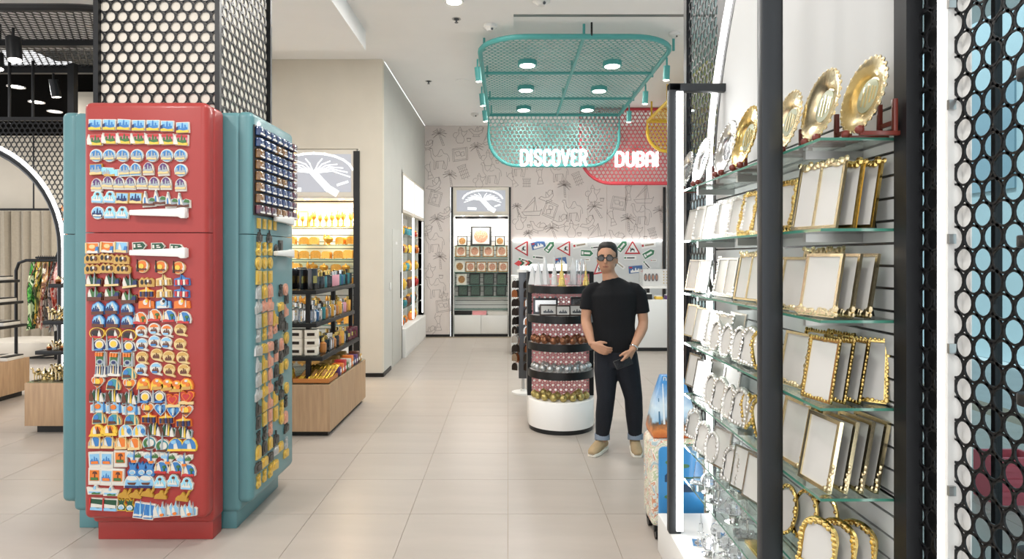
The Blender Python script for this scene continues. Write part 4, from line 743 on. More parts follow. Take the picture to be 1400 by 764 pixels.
frame('gb', .135, .185, 'pale_gold', 'gold photo frame with gilded flowers along lower edge', GG, bumps=dict(step=.008, r=.010, j=.012, where=lambda x, y: y < .15))
frame('gr', .115, .18, 'gold_shiny', 'narrow gold photo frame with beaded edge', GG, r=.004, bumps=dict(step=.011, r=.0055, j=.001, where=allr))
frame('gc', .15, .205, 'pale_gold', 'cream and gold photo frame with gilded corner figure', GG, r=.006, bumps=dict(step=.012, r=.007, j=.004, where=lambda x, y: x > .4 and y < .4))
frame('gv', .10, .155, 'gold_shiny', 'oval gold photo frame with twisted vine border on low glass shelf', GG, 'oval', .006, dict(step=.012, r=.006, j=.002, where=allr))
frame('gh', .10, .14, 'gold_shiny', 'heart-shaped gold photo frame on glass shelf', GG, 'heart', .007, dict(step=.014, r=.006, j=.002, where=allr))
frame('gf', .115, .14, 'gold_shiny', 'chunky gold photo frame with figure on top on low glass shelf', GG, 'arch', .008, dict(step=.013, r=.008, j=.003, where=lambda x, y: True))
R5 = random.Random(3)
def stand_at(kind, k, px, Xd, rz=-42, s=1.0, y=None):
    Y = Xd * F / (px - CX)
    o = FK[kind].at((Xd, Y, (SHELF[k] if k < 7 else ZBASE) + 0.003), (0, 0, math.radians(rz - 50 + R5.uniform(-3, 3))), s)
    b_ = FK[kind].base
    o['label'] = b_.replace(' of the tall unit', '').replace('low glass shelf', 'glass shelf').replace('on glass shelf', '').strip() + ', ' + ORD[k] + ' glass shelf from top'
ORD = ['top', 'second', 'third', 'fourth', 'fifth', 'sixth', 'seventh']
def put_frame(kind, k, x, y, rz, s=1.0):
    o = FK[kind].at((x, y, SHELF[k] + 0.003), (0, 0, math.radians(rz + R5.uniform(-3, 3))), s)
    o['label'] = FK[kind].base.replace('low glass shelf', 'glass shelf').replace('on glass shelf', '').strip() + ', ' + ORD[k] + ' glass shelf from top'
for a in ((942, 'sp', .95), (953, 'so', .94), (966, 'sp', .94), (984, 'so', .935), (1003, 'so', .935), (1018, 'go', .94), (1036, 'gp', .945)): stand_at(a[1], 1, a[0], a[2], -35)
for a in ((945, 'sp', .95), (958, 'sp', .935), (988, 'sd', .94), (1020, 'gd', .95)): stand_at(a[1], 2, a[0], a[2], -30, .95)
for a in ((942, 'sp', .95), (955, 'sp', .935), (970, 'so', .93), (985, 'so', .93), (975, 'sv', .9), (990, 'sv', .895), (1006, 'sv', .905), (1020, 'sa', .91), (1034, 'gh', .915), (1002, 'sp', 1.0)): stand_at(a[1], 3, a[0], a[2], -30)
for a in ((944, 'sp', .94), (956, 'sp', .925), (968, 'sv', .905), (980, 'sa', .9), (993, 'sv', .9), (1008, 'sa', .905), (1020, 'gh', .92), (1035, 'gh', .92), (975, 'sp', .99), (995, 'sp', 1.0)): stand_at(a[1], 4, a[0], a[2], -28)
for a in ((945, 'sa', .93), (957, 'sa', .9), (970, 'sv', .9), (982, 'sp', .92), (997, 'sa', .9), (1012, 'sp', .915), (1028, 'sp', .92)): stand_at(a[1], 5, a[0], a[2], -25)
for k, lst in ((1, (('go', .92, 2.14, -78), ('gd', .905, 1.87, -72), ('gt', .955, 1.835, -72), ('gt', 1.002, 1.825, -72))),
               (2, (('gp', .915, 2.20, -78), ('gp', .915, 2.05, -78), ('gb', .90, 1.84, -72), ('gb', .948, 1.835, -74), ('gb', .996, 1.83, -76), ('gd', 1.0, 2.06, -78))),
               (3, (('gp', .915, 2.04, -80), ('gr', .897, 1.835, -78), ('gr', .938, 1.835, -79), ('gr', .98, 1.835, -80), ('gr', 1.027, 1.82, -42), ('gr', .975, 2.03, -80), ('gr', 1.02, 1.98, -80))),
               (4, (('gc', .912, 2.05, -82), ('gc', .897, 1.85, -86), ('gc', .942, 1.85, -86), ('gc', .987, 1.85, -86), ('gc', 1.032, 1.85, -86), ('go', .985, 2.08, -82))),
               (5, (('gv', .912, 2.10, -75), ('gv', .952, 2.05, -75), ('gv', .992, 2.0, -75), ('gf', .90, 1.85, -66), ('gf', .95, 1.84, -66), ('gf', 1.0, 1.83, -68)))):
    for kind, x, y, rz in lst: put_frame(kind, k, x, y, rz)
# ---------------------------------------------------------------- plates on wooden stands
def plate(kind, mname, label, r=.105):
    t = thing('decorative_plate', label, 'plate', (0, 0, 0), 'decorative plates on the top glass shelf')
    T = Matrix.Rotation(PI / 2 - .22, 4, 'X')
    T = Matrix.Translation((0, 0, r * .98 + .012)) @ T
    prof = [(.001, .0), (r * .5, .0), (r * .62, .012), (r, .02), (r * 1.0, .024), (r * .62, .017), (r * .5, .006), (.001, .006)]
    q = MB().lathe(prof, 28, 0, T)
    for k in range(28):
        a = 2 * PI * k / 28; q.ball((r * .99 * math.cos(a), r * .99 * math.sin(a), .021), .007, 6, 0, (1, 1, .7), T)
    q.build('dish', mname, t)
    MB().prism(circ(0, 0, r * .46, n=20), .0062, .009, 'z', 0, T).build('centre_medallion', mname + '_relief' if False else 'grey_metal' if mname == 'silver' else mat('medallion', '9aa08a', 0.4, metal=.5), t)
    q = MB()
    for k, (sx, h) in enumerate(((-.02, .09), (.0, .11), (.02, .08), (.035, .06))): q.box(sx - .003, sx + .003, .009, .012, -h * .3, h * .3, 0, T @ Matrix.Rotation(-PI / 2, 4, 'X') @ Matrix.Translation((0, -.02, 0)))
    q.build('relief', mname, t)
    FK[kind] = Proto(t)
plate('ps', 'silver', 'round silver souvenir plate on wooden stand, top glass shelf'); plate('pg', 'pale_gold', 'round gold souvenir plate on wooden stand, top glass shelf'); plate('pc', 'gold_shiny', 'deep gold engraved souvenir plate on wooden stand, top shelf')
st = thing('plate_stand', 'small dark red wooden stand holding a plate on the top shelf', 'plate stand', (0, 0, 0), 'plate stands on the top glass shelf')
for sx in (-.035, .035):
    MB().box(sx - .006, sx + .006, -.05, .07, 0, .012).box(sx - .006, sx + .006, .04, .052, .012, .10).ball((sx, -.05, .016), .013, 8).build('foot', 'wood_red', st, bevel=.001)
MB().box(-.035, .035, .042, .05, .03, .042).build('rail', 'wood_red', st); FK['st'] = Proto(st)
for px, k, Xd, s in ((943, 'ps', .93, .92), (965, 'ps', .93, 1), (999, 'ps', .93, 1.05), (1026, 'pc', .935, 1.1), (1083, 'pg', .935, .95), (1131, 'pg', .95, 1.0), (1190, 'pg', 1.01, 1.0)):
    Y = Xd * F / (px - CX); rz = math.radians(-90)
    FK[k].at((Xd, Y, SHELF[0] + .0005), (0, 0, rz), s); FK['st'].at((Xd, Y, SHELF[0] + .0005), (0, 0, rz), s)
# ---------------------------------------------------------------- crystal pieces on the low shelves
GC = 'crystal ornaments on the low glass shelves'
q = MB(); 
for a, b, h in ((-.03, .03, .1), ): q.add([(-.035, -.015, 0), (.035, -.015, 0), (.035, .015, 0), (-.035, .015, 0), (-.022, -.01, h), (.03, -.01, h + .02), (.03, .01, h + .02), (-.022, .01, h)], [(0, 3, 2, 1), (4, 5, 6, 7), (0, 1, 5, 4), (1, 2, 6, 5), (2, 3, 7, 6), (3, 0, 4, 7)])
t = thing('crystal_award', 'clear slanted crystal award block on low glass shelf', 'ornament', (0, 0, 0), GC); q.build('block', 'crystal', t, smooth=False); MB().box(-.045, .045, -.025, .025, -.0, .0).v; FK['ca'] = Proto(t)
MB().box(-.045, .045, -.022, .022, -.0005, .012).build('foot', 'crystal', t, bevel=.002)
t = thing('crystal_ball', 'clear faceted crystal ball on round stand near the plinth', 'ornament', (0, 0, 0), GC)
MB().ball((0, 0, .062), .036, 10).build('ball', 'crystal', t, smooth=False); MB().lathe([(.03, 0), (.034, .006), (.016, .014), (.02, .03)], 14).build('stand', 'silver', t); FK['cb'] = Proto(t)
t = thing('crystal_tower', 'clear crystal tower model standing on low glass shelf', 'ornament', (0, 0, 0), GC)
MB().lathe([(.03, 0), (.03, .012), (.018, .014), (.016, .06), (.011, .062), (.009, .1), (.005, .102), (.001, .15)], 6).build('tower', 'crystal', t, smooth=False); MB().box(-.04, .04, -.04, .04, -.0, .006).build('foot', 'silver', t); FK['ct'] = Proto(t)
for k, z, n in ((5, .651, 6), (6, .487, 11), (7, ZBASE, 16)):
    for i in range(n):
        kind = ['ca', 'cb', 'ct'][(i * 2 + k) % 3] if k < 7 else ('cb' if i % 4 else 'ct')
        col_ = i % 2 if k > 5 else 1
        y = 3.02 - (i // 2 if k > 5 else i) * .11
        if k == 5: xx = 1.0
        else: xx = .925 + .085 * col_
        FK[kind].at((xx, y, z + .0005), (0, 0, R5.uniform(-.8, .2)), R5.uniform(.85, 1.1))
t = thing('gold_ornament', 'golden openwork ornament on flat base on the lowest glass shelf', 'ornament', (.945, 2.32, SHELF[6]))
MB().box(.90, .99, 2.26, 2.40, SHELF[6] + .0005, SHELF[6] + .014).build('base', 'gold', t, bevel=.002)
q = MB()
for k in range(4): q.tube([(.925 + .02 * k, 2.3 + .02 * k, SHELF[6] + .012), (.925 + .02 * k, 2.3 + .02 * k, SHELF[6] + .07), (.935 + .02 * k, 2.32 + .02 * k, SHELF[6] + .1), (.95 + .015 * k, 2.34 + .015 * k, SHELF[6] + .07)], .005, 6)
q.ball((.95, 2.33, SHELF[6] + .11), .018, 8); q.build('openwork', 'gold_shiny', t)
# ================================================================ BLACK PERFORATED PORTAL AROUND THE UNIT, SHOP FRONT
XP = 1.102
pt = thing('perforated_portal', 'black perforated wall cladding with white light strip around the shelf unit', 'wall cladding', (XP, 2.2, 0))
q = MB(); perf(q, 1.605, 1.692, 0, 4.1, 0.0604, 0.052, lambda u, v, w: (XP + w, u, v), 0.004, 14); q.build('jamb_panel', 'black_metal', pt, smooth=False)
MB().box(XP + .02, XP + .024, 1.60, 1.70, 0, 4.1).build('jamb_backing', 'black', pt)
q = MB(); perf(q, 0.62, 1.56, 0.0, 4.1, 0.0604, 0.0525, lambda u, v, w: (XP + w, u, v), 0.004, 16); q.build('near_panel', 'black_metal', pt, smooth=False)
MB().box(XP - .018, XP + .004, 1.572, 1.592, 0, 4.1).build('light_strip', 'led', pt)
MB().box(XP - .016, XP + .02, 1.556, 1.570, 0, 4.1).build('diffuser_profile', 'white', pt)
for z in (.35, .7, 1.0, 1.35, 1.62, 1.95, 2.2): MB().box(XP - .018, XP - .001, 1.548, 1.557, z - .012, z + .012).build('clip', 'alu', pt)
edge = lambda z: 3.33 - 0.5 * max(0, z - 2.1) ** 1.6
q = MB(); perf(q, 2.2, 3.86, 0.0, 4.1, 0.0604, 0.0525, lambda u, v, w: (XP + w, u, v), 0.004, 12, lambda u, v: u > edge(v) + .03); q.build('far_panel', 'black_metal', pt, smooth=False)
zz = [0.2 + .15 * i for i in range(27)]
MB().tube([(XP, edge(z) - .02, z) for z in zz], .018, 6).build('arch_edge', 'black_metal', pt)
MB().tube([(XP - .016, edge(z) + .045, z) for z in zz], .009, 6).build('arch_light', 'led', pt)
MB().tube([(XP - .016, edge(z) + .10, z) for z in zz], .007, 6).build('arch_light', 'led', pt)
MB().box(XP - .012, XP + .02, 3.85, 3.91, 0, 4.1).build('edge_post', 'black_metal', pt)
# short black shelves projecting beside the camera side of the cladding
for py, nm in ((102, 'top'), (330, 'second'), (545, 'third'), (757, 'lowest')):
    zc = Z(py, 1.22)
    t = thing('wall_shelf', 'short black wall shelf on the perforated cladding, %s of the column' % nm, 'shelf', (1.04, 1.1, zc))
    MB().prism(rrect(.98, XP - .001, .8, 1.235, .03, 5, (1, 0, 0, 1)), zc - .012, zc + .012, 'z').build('board', 'black_metal', t, bevel=.003)
    MB().box(1.03, XP - .001, 1.0, 1.01, zc - .05, zc - .0125).build('bracket', 'black_metal', t)
# shop window behind the cladding
wn = thing('window_1', 'tall shop window with dark mullions behind the perforated cladding', 'window', (1.6, 1.6, 0), kind='structure')
MB().box(1.60, 1.608, 0.4, 5.5, 0.1, 4.1).build('pane', 'window_glass', wn)
for y in (0.5, 1.30, 2.06, 2.9, 4.2): MB().box(1.592, 1.616, y, y + .018, 0, 4.1).build('mullion', 'black_metal', wn)
MB().box(1.57, 1.64, .4, 5.5, 0, .1).build('window_sill', 'grey_metal', wn)
MB().box(XP + .02, XP + .024, 1.53, 1.56, 0, 4.1).build('return_panel', 'white', wn)
struct('pavement', MB().box(1.7, 14, -3, 14, -.06, -.006), mat('pavement', 'b4babb', 0.9, var=.05, scale=4))
fc = thing('facade_opposite', 'pale blue-grey glazed facade across the street outside the shop window', 'building', (8, 4, 0))
MB().box(7.5, 7.8, -2, 12.4, 0, 7).build('wall', mat('facade', 'b4c6cb', .6), fc)
for k in range(6):
    for j in range(3): 
        if k % 2 == 0 or j == 1: MB().box(7.47, 7.5, .3 + 1.8 * k, 1.6 + 1.8 * k, .6 + 2.0 * j, 2.2 + 2.0 * j).build('window', mat('facade_glass', '8aa3ae', .15), fc)
cr_ = thing('storage_crate', 'red plastic crate standing on pavement outside the shop window', 'crate', (3.25, 4.1, 0))
MB().box(3.1, 3.4, 4.0, 4.2, 0, .02).box(3.1, 3.4, 4.0, 4.02, .02, .3).box(3.1, 3.4, 4.18, 4.2, .02, .3).box(3.1, 3.12, 4.02, 4.18, .02, .3).box(3.38, 3.4, 4.02, 4.18, .02, .3).build('box', mat('crate_red', 'd0606a', .5), cr_)
for z in (.06, .14, .22): MB().box(3.09, 3.41, 3.985, 4.0, z, z + .03).build('rib', 'crate_red', cr_)
# ================================================================ SUITCASE AND SHOPPING BAG
patch_mat('map_print', ['d9d2bf', 'e6dfcf', 'b9c3a0', 'e8e2d6', 'c98f6e', 'cfd6cf', '9fb4b8'], 14, .4)
mat('case_blue', '3f8fcb', 0.3, coat=.3, var=.05, scale=6)
sc = thing('suitcase', 'small hard suitcase with map print sides and blue front on wheels', 'suitcase', (.95, 3.6, 0))
MB().box(.80, 1.12, 3.50, 3.74, .07, .56).build('shell', ['map_print'], sc, bevel=.035, seg=4)
MB().prism(rrect(.835, 1.085, .105, .525, .03), 3.488, 3.502, 'y').build('front_panel', 'case_blue', sc, bevel=.004)
q = MB(); R6 = random.Random(9)
for k, (fx, fz, sz) in enumerate(((.9, .44, .06), (.91, .36, .07), (.89, .25, .05), (.93, .2, .06), (.98, .42, .05), (1.0, .3, .06))):
    q.prism(sc_(SH['caravan'] if k % 2 else circ(0, 0, .5, .22, 12), sz, fx, fz), 3.486, 3.489, 'y', k % 2)
q.build('sticker_print', [mat('sticker_green', '4f7d55', .5), mat('sticker_navy', '27425f', .5)], sc)
for wx in (.835, 1.085):
    for wy in (3.53, 3.71):
        wheel = MB().tube([(wx - .012, wy, .028), (wx + .012, wy, .028)], .028, 14).build('wheel', 'black', sc); MB().box(wx - .018, wx + .018, wy - .015, wy + .015, .045, .085).build('fork', 'black', wheel)
MB().tube([(.88, 3.72, .55), (.88, 3.72, .62), (1.04, 3.72, .62), (1.04, 3.72, .55)], .008, 6).build('handle', 'black', sc)
sb = thing('shopping_bag', 'printed carrier bag with skyline picture lying on the suitcase', 'bag', (.95, 3.6, .56))
zt, zb = .905, .585
prof = [(.815, 1.05, 3.53, 3.68, .562), (.805, 1.06, 3.52, 3.69, .60), (.83, 1.04, 3.55, 3.67, .75), (.875, 1.0, 3.59, 3.65, .90)]
def sheet_band(y_off, zlo, zhi, mname, name, parent):
    pass
q = MB(); vs = []; N = len(prof)
for (a, b, c, d, z) in prof: vs += [(a, c, z), (b, c, z), (b, d, z), (a, d, z)]
fs = [(0, 3, 2, 1), tuple(range(4 * (N - 1), 4 * N))]
for i in range(N - 1): fs += [(4 * i + j, 4 * i + (j + 1) % 4, 4 * i + 4 + (j + 1) % 4, 4 * i + 4 + j) for j in range(4)]
bagm = bpy.data.materials.new('bag_print'); bagm.use_nodes = True; nt = bagm.node_tree; bs = nt.nodes['Principled BSDF']; bs.inputs['Roughness'].default_value = .3
tc = nt.nodes.new('ShaderNodeTexCoord'); sx = nt.nodes.new('ShaderNodeSeparateXYZ'); no = nt.nodes.new('ShaderNodeTexNoise'); no.inputs['Scale'].default_value = 22; ad = nt.nodes.new('ShaderNodeMath'); ad.operation = 'MULTIPLY_ADD'; ad.inputs[1].default_value = .09
mr = nt.nodes.new('ShaderNodeMapRange'); mr.inputs[1].default_value = .6; mr.inputs[2].default_value = .94; rp = nt.nodes.new('ShaderNodeValToRGB')
for i, (p, h) in enumerate(((0, 'c8642c'), (.14, 'd9894a'), (.26, '5a4a3a'), (.33, '9fc0d6'), (.5, 'c9dce6'), (.85, '3f86c0'))):
    e = rp.color_ramp.elements[i] if i < 2 else rp.color_ramp.elements.new(p); e.position = p; e.color = lin(h)
nt.links.new(tc.outputs['Object'], sx.inputs[0]); nt.links.new(tc.outputs['Object'], no.inputs[0]); nt.links.new(no.outputs[0], ad.inputs[0]); nt.links.new(sx.outputs['Z'], ad.inputs[2]); nt.links.new(ad.outputs[0], mr.inputs[0]); nt.links.new(mr.outputs[0], rp.inputs[0]); nt.links.new(rp.outputs[0], bs.inputs[0])
q.add(vs, fs); q.build('body', bagm, sb, bevel=.006)
q = MB()
for k, (fx, h) in enumerate(((.85, .12), (.875, .2), (.9, .13), (.925, .17), (.95, .12), (.975, .15))):
    q.add([(fx - .006, 3.527, .64), (fx + .006, 3.527, .64), (fx + .002, 3.545 + .2 * (h - .12) * 0 + h * .1, .66 + h), (fx - .002, 3.545 + h * .1, .66 + h)], [(0, 1, 2, 3)], k % 2)
q.build('skyline_print', [mat('print_tower', '3d6f93', .4), mat('print_tower_pale', 'dfe7ea', .4)], sb, smooth=False)
q = MB(); q.ribbon([(.885, .86), (.885, .895), (.898, .89), (.9, .868), (.885, .86)], .005, 3.583, 'y').ribbon([(.906, .872), (.918, .874), (.914, .883), (.907, .874), (.918, .864)], .005, 3.583, 'y').ribbon([(.928, .862), (.93, .89), (.938, .895)], .005, 3.583, 'y'); q.build('lettering', 'white', sb, smooth=False)
MB().tube([(.92, 3.62, .895), (.92, 3.62, .95), (.96, 3.62, .95), (.96, 3.62, .895)], .005, 6).build('handle', 'black', sb)
# ================================================================ LIT WALL DISPLAYS
def wall_display(name, label, x0, x1, yf, dep, zt, zl, zbase, shelves, strip=True):
    t = thing(name, label, 'wall display', ((x0 + x1) / 2, yf, 0)); yb_ = yf + dep
    MB().box(x0, x1, yb_, yb_ + .02, 0, zt).build('back_board', 'black', t)
    z = zbase + .01
    while z < zl - .08:
        MB().box(x0 + .02, x1 - .02, yb_ - .014, yb_, z, z + .082).build('slat', 'white', t); z += .092
    for a, b in ((x0, x0 + .02), (x1 - .02, x1)): MB().box(a, b, yf, yb_, 0, zt).build('side_panel', 'white', t)
    MB().box(x0 + .02, x1 - .02, yf + .01, yb_ - .014, zl - .02, zl).build('soffit', 'white', t)
    lb = MB().box(x0, x1, yf - .01, yf + .05, zl, zt).build('lightbox_frame', 'cream', t, bevel=.004)
    lp = MB().box(x0 + .07, x1 - .07, yf - .014, yf - .0105, zl + .06, zt - .06).build('lightbox_face', 'lightbox_grey', lb)
    lp['label'] = 'backlit grey picture panel with white palm-island drawing'
    for k in range(len(shelves)):
        z = shelves[k]; g = MB().box(x0 + .02, x1 - .02, yf + .04, yb_ - .014, z - .01, z)
        sh = g.build('glass_shelf', 'shelf_glass', t); MB().box(x0 + .02, x1 - .02, yf + .034, yf + .04, z - .01, z).build('shelf_edge', 'glass_edge', sh)
    n = 2
    for k in range(n):
        a = x0 + (x1 - x0) * k / n; b = x0 + (x1 - x0) * (k + 1) / n
        MB().box(a + .004, b - .004, yf, yf + .02, .06, zbase).build('cabinet_door', 'white', t, bevel=.003)
    MB().box(x0, x1, yf + .02, yb_ - .02, .05, zbase + .005).build('cabinet_body', 'white', t)
    MB().box(x0, x1, yf + .01, yb_, 0, .05).build('plinth', 'black', t)
    for k in range(3):
        x = x0 + (x1 - x0) * (k + .5) / 3; MB().lathe([(.001, zl - .024), (.03, zl - .024), (.03, zl - .0205)], 12, T=Matrix.Translation((x, yf + .12, 0))).build('spotlight', 'lamp_glow', t)
    return t, lp
def strips(x0, x1, yf, z1, par):
    for a in (x0 - .04, x1): MB().box(a, a + .04, yf - .02, yf + .03, 0, z1).build('frame_strip', 'black', par)
def island(par, cx, cz, s, y):
    q = MB()
    for i in range(-6, 7):
        if i == 0: continue
        a = math.radians(90 + i * 13); q.ribbon([(cx, cz), (cx + s * .3 * math.cos(a) * 1.6, cz + s * .25 * math.sin(a)), (cx + s * .62 * math.cos(a) * 1.5, cz + s * (.4 * math.sin(a) - .03 * abs(i)))], .016, y, 'y')
    q.ribbon([(cx + s * 1.0 * math.cos(a), cz + s * .5 * math.sin(a)) for a in [math.radians(10 + 16 * k) for k in range(11)]], .03, y, 'y')
    q.ribbon([(cx, cz), (cx + .35 * s, cz - .38 * s), (cx + .55 * s, cz - .5 * s)], .09, y, 'y').ribbon([(cx - .7 * s, cz - .4 * s), (cx - .35 * s, cz - .42 * s)], .05, y, 'y')
    q.ribbon([(cx + .6 * s, cz - .3 * s), (cx + .85 * s, cz - .22 * s)], .03, y, 'y')
    q.build('island_drawing', 'lightbox', par, smooth=False)
# gold ornaments display
gx0, gx1 = -3.38, -1.99
gd_, lp = wall_display('wall_display', 'warm-lit wall display full of golden ornaments under palm-island lightbox', gx0, gx1, 8.3, .40, 2.99, 2.37, .40, [1.98, 1.74, 1.55, 1.37, 1.18, .92, .68])
island(lp, -2.55, 2.68, .52, 8.2845); strips(gx1, gx1, 8.3, 2.97, gd_)
for k in range(3): area_lamp((-3.1 + .5 * k, 8.36, 2.33), .12, 10, (1, .78, .5))
def small(kind, label, cat, group, parts, store):
    t = thing(cat.replace(' ', '_'), label, cat, (0, 0, 0), group)
    for nm, mb, mn in parts: mb.build(nm, mn, t)
    store[kind] = Proto(t)
IT = {}
GO = 'golden ornaments in the warm-lit wall display'
small('vase', 'tall golden candle lamp ornament on glass shelf of warm-lit display', 'gold lamp', GO, [('foot', MB().lathe([(.035, 0), (.035, .01), (.012, .02), (.01, .09), (.022, .1)], 10), 'amber_gold'), ('shade', MB().lathe([(.022, .1), (.038, .13), (.03, .19), (.012, .22), (.001, .235)], 10), 'amber_gold')], IT)
small('bowl', 'low golden bowl ornament on glass shelf of warm-lit display', 'gold bowl', GO, [('bowl', MB().lathe([(.03, 0), (.02, .02), (.055, .05), (.065, .08), (.06, .08), (.05, .055), (.001, .04)], 12), 'amber_gold'), ('lid', MB().lathe([(.06, .08), (.05, .1), (.015, .11), (.012, .125), (.001, .13)], 12), 'amber_gold')], IT)
small('chest', 'golden chest-shaped box on glass shelf of warm-lit display', 'gold box', GO, [('box', MB().box(-.07, .07, -.045, .045, .012, .075), 'amber_gold'), ('lid', MB().prism([(-.072, .075), (.072, .075), (.06, .105), (.03, .12), (-.03, .12), (-.06, .105)], -.047, .047, 'y'), 'amber_gold'), ] + [('foot', MB().ball((a * .06, b * .035, .0095), .009, 6), 'amber_gold') for a in (-1, 1) for b in (-1, 1)], IT)
R7 = random.Random(21)
for si, z in enumerate([1.98, 1.74, 1.55, 1.37, 1.18, .92, .68]):
    x = -2.9
    while x < -2.05:
        k = 'vase' if si == 0 else ('bowl', 'chest', 'vase')[R7.choice((0, 0, 1, 1, 2) if si != 2 else (1, 1, 0))]
        s = {'vase': R7.uniform(.75, 1.05) if si == 0 else .62, 'bowl': R7.uniform(.9, 1.1), 'chest': R7.uniform(.85, 1.05)}[k]
        IT[k].at((x, 8.3 + R7.uniform(.11, .2), z + .0005), (0, 0, R7.uniform(-.5, .5)), s); x += {'vase': .085, 'bowl': .145, 'chest': .16}[k] * s + .004
t = thing('framed_picture', 'bright cream framed golden picture on top shelf of warm-lit display', 'picture', (-2.78, 8.52, 1.98)); MB().box(-2.86, -2.70, 8.54, 8.56, 1.9805, 2.2).build('border', 'amber_gold', t, bevel=.006); MB().box(-2.84, -2.72, 8.535, 8.5405, 2.0, 2.18).build('picture', 'cream', t)
# back wall display of boxed mosaics
bx0, bx1 = X(618, YB) + .02, X(696.5, YB) - .01
bd_, lp = wall_display('wall_display', 'tall white wall display of boxed mosaic plaques on the back wall', bx0, bx1, YB, .3, 2.96, 2.42, .42, [1.80, 1.58, 1.28, 1.02, .80, .55])
island(lp, -.5, 2.7, .4, YB - .0155); strips(bx0, bx1, YB, 2.96, bd_)
for k in range(3): area_lamp((-.9 + .37 * k, YB + .08, 2.38), .1, 5, (1, .95, .88))
mat('mosaic_gold', 'c29050', .4, hex2='5f3a22', scale=60); mat('mosaic_green', '4f6a5a', .4, hex2='26302c', scale=60); mat('mosaic_rose', 'd9a184', .4, hex2='8f5a44', scale=50); mat('plaque_white', 'd8d4cc', .5)
GP = 'boxed mosaic plaques in the back wall display'
def plaque(kind, w, h, fm, im, label):
    t = thing('mosaic_plaque', label, 'plaque', (0, 0, 0), GP); T = Matrix.Rotation(-.12, 4, 'X')
    MB().box(-w / 2, w / 2, 0, .03, 0, h, 0, T).build('box_frame', fm, t); MB().box(-w * .4, w * .4, -.004, .001, h * .1, h * .9, 0, T).build('inner_mount', 'cream' if im != 'mosaic_green' else 'mosaic_green', t)
    MB().prism([(a * w * .34, h / 2 + b * h * .34) for a, b in (circ(0, 0, 1, n=16))], -.009, -.003, 'y', 0, T).build('medallion', im, t); IT[kind] = Proto(t)
plaque('pb', .42, .40, 'cardboard_black', 'mosaic_rose', 'large dark boxed plaque with rose spiral medallion on back wall display'); plaque('ps_', .2, .2, 'cardboard_black', 'mosaic_gold', 'small black boxed plaque with golden centre on back wall display')
plaque('pm', .24, .255, 'mosaic_gold', 'mosaic_rose', 'brown boxed plaque with star medallion on back wall display'); plaque('pg_', .235, .25, 'cardboard_black', 'mosaic_green', 'black boxed plaque with dark green mosaic on back wall display'); plaque('pw', .2, .22, 'plaque_white', 'mosaic_gold', 'pale boxed plaque with small medallion on back wall display')
def px_back(kind, pxs, z, s=1.0):
    for px in pxs: IT[kind].at((X(px, YB + .12), YB + .12, z + .0005), (0, 0, 0), s)
px_back('pb', [657.5], 1.80); px_back('ps_', [632, 683.5], 1.80)
px_back('pm', [630, 649, 667.5, 686], 1.58, .92); px_back('pw', [628.5], 1.28); px_back('pm', [643, 658, 673, 688], 1.28, .8)
px_back('pw', [631], 1.02); px_back('pg_', [649, 668, 686], 1.02, .92); px_back('pg_', [633, 650, 668, 685], .80, .85)
for (a, b, mn, lb) in ((622, 645, 'cardboard_black', 'flat black presentation box on cabinet of back wall display'), (646, 665, 'pink', 'flat pink presentation box in middle of back display cabinet'), (667, 694, 'plaque_white', 'flat pale presentation box on right of back display cabinet')):
    t = thing('presentation_box', lb, 'box', (X((a + b) / 2, 12.6), 12.62, .425)); x0, x1 = X(a, 12.6), X(b, 12.6)
    MB().box(x0, x1, 12.55, 12.7, .4255, .47).build('tray', mn, t, bevel=.003); MB().box(x0 - .003, x1 + .003, 12.547, 12.703, .47, .50).build('lid', mn, t, bevel=.003)
# side display in the left wall: two bays
sd_ = thing('wall_display', 'two-bay lit display with colourful souvenirs recessed in the side wall', 'wall display', (-1.8, 11, 0))
for (ya, yb2) in ((9.87, 11.06), (11.1, 12.28)):
    MB().box(-1.975, -1.96, ya, yb2, .45, 2.3).build('back_board', 'white', sd_)
    MB().box(-1.7, -1.64, ya, yb2, 2.28, 2.9).build('lightbox_frame', 'cream', sd_); MB().box(-1.641, -1.635, ya + .04, yb2 - .04, 2.33, 2.86).build('lightbox_face', 'lightbox', sd_)
    MB().box(-1.96, -1.60, ya, yb2, .0, .45).build('cabinet', 'white', sd_, bevel=.004); MB().box(-1.605, -1.598, ya + .01, yb2 - .01, .06, .44).build('cabinet_door', 'white', sd_)
    for z in (.75, 1.05, 1.35, 1.65, 1.95): MB().box(-1.955, -1.68, ya, yb2, z - .008, z).build('glass_shelf', 'shelf_glass', sd_)
    for yy in (ya + .01, yb2 - .03): MB().box(-1.67, -1.655, yy, yy + .025, .5, 2.26).build('light_strip', 'led', sd_)
for k, (mn, cn) in enumerate((('magnet_red', 'red'), ('magnet_orange', 'orange'), ('magnet_teal', 'teal'), ('magnet_brown', 'brown'), ('magnet_yellow', 'yellow'))):
    small('jar%d' % k, 'small %s lidded souvenir pot on lit shelf in side wall' % cn, 'souvenir pot', 'souvenir pots in the side wall display', [('pot', MB().lathe([(.03, 0), (.05, .03), (.055, .08), (.04, .11), (.03, .12)], 10), mn), ('lid', MB().lathe([(.034, .12), (.03, .14), (.008, .15), (.001, .165)], 10), 'amber_gold')], IT)
for bay in (9.95, 11.18):
    for zi, z in enumerate((.452, .75, 1.05, 1.35, 1.65, 1.95)):
        for k in range(6): IT['jar%d' % R7.randrange(5)].at((-1.78 + R7.uniform(-.04, .04), bay + .1 + .16 * k, z + .0005), (0, 0, R7.uniform(0, 3)), R7.uniform(.8, 1.15))
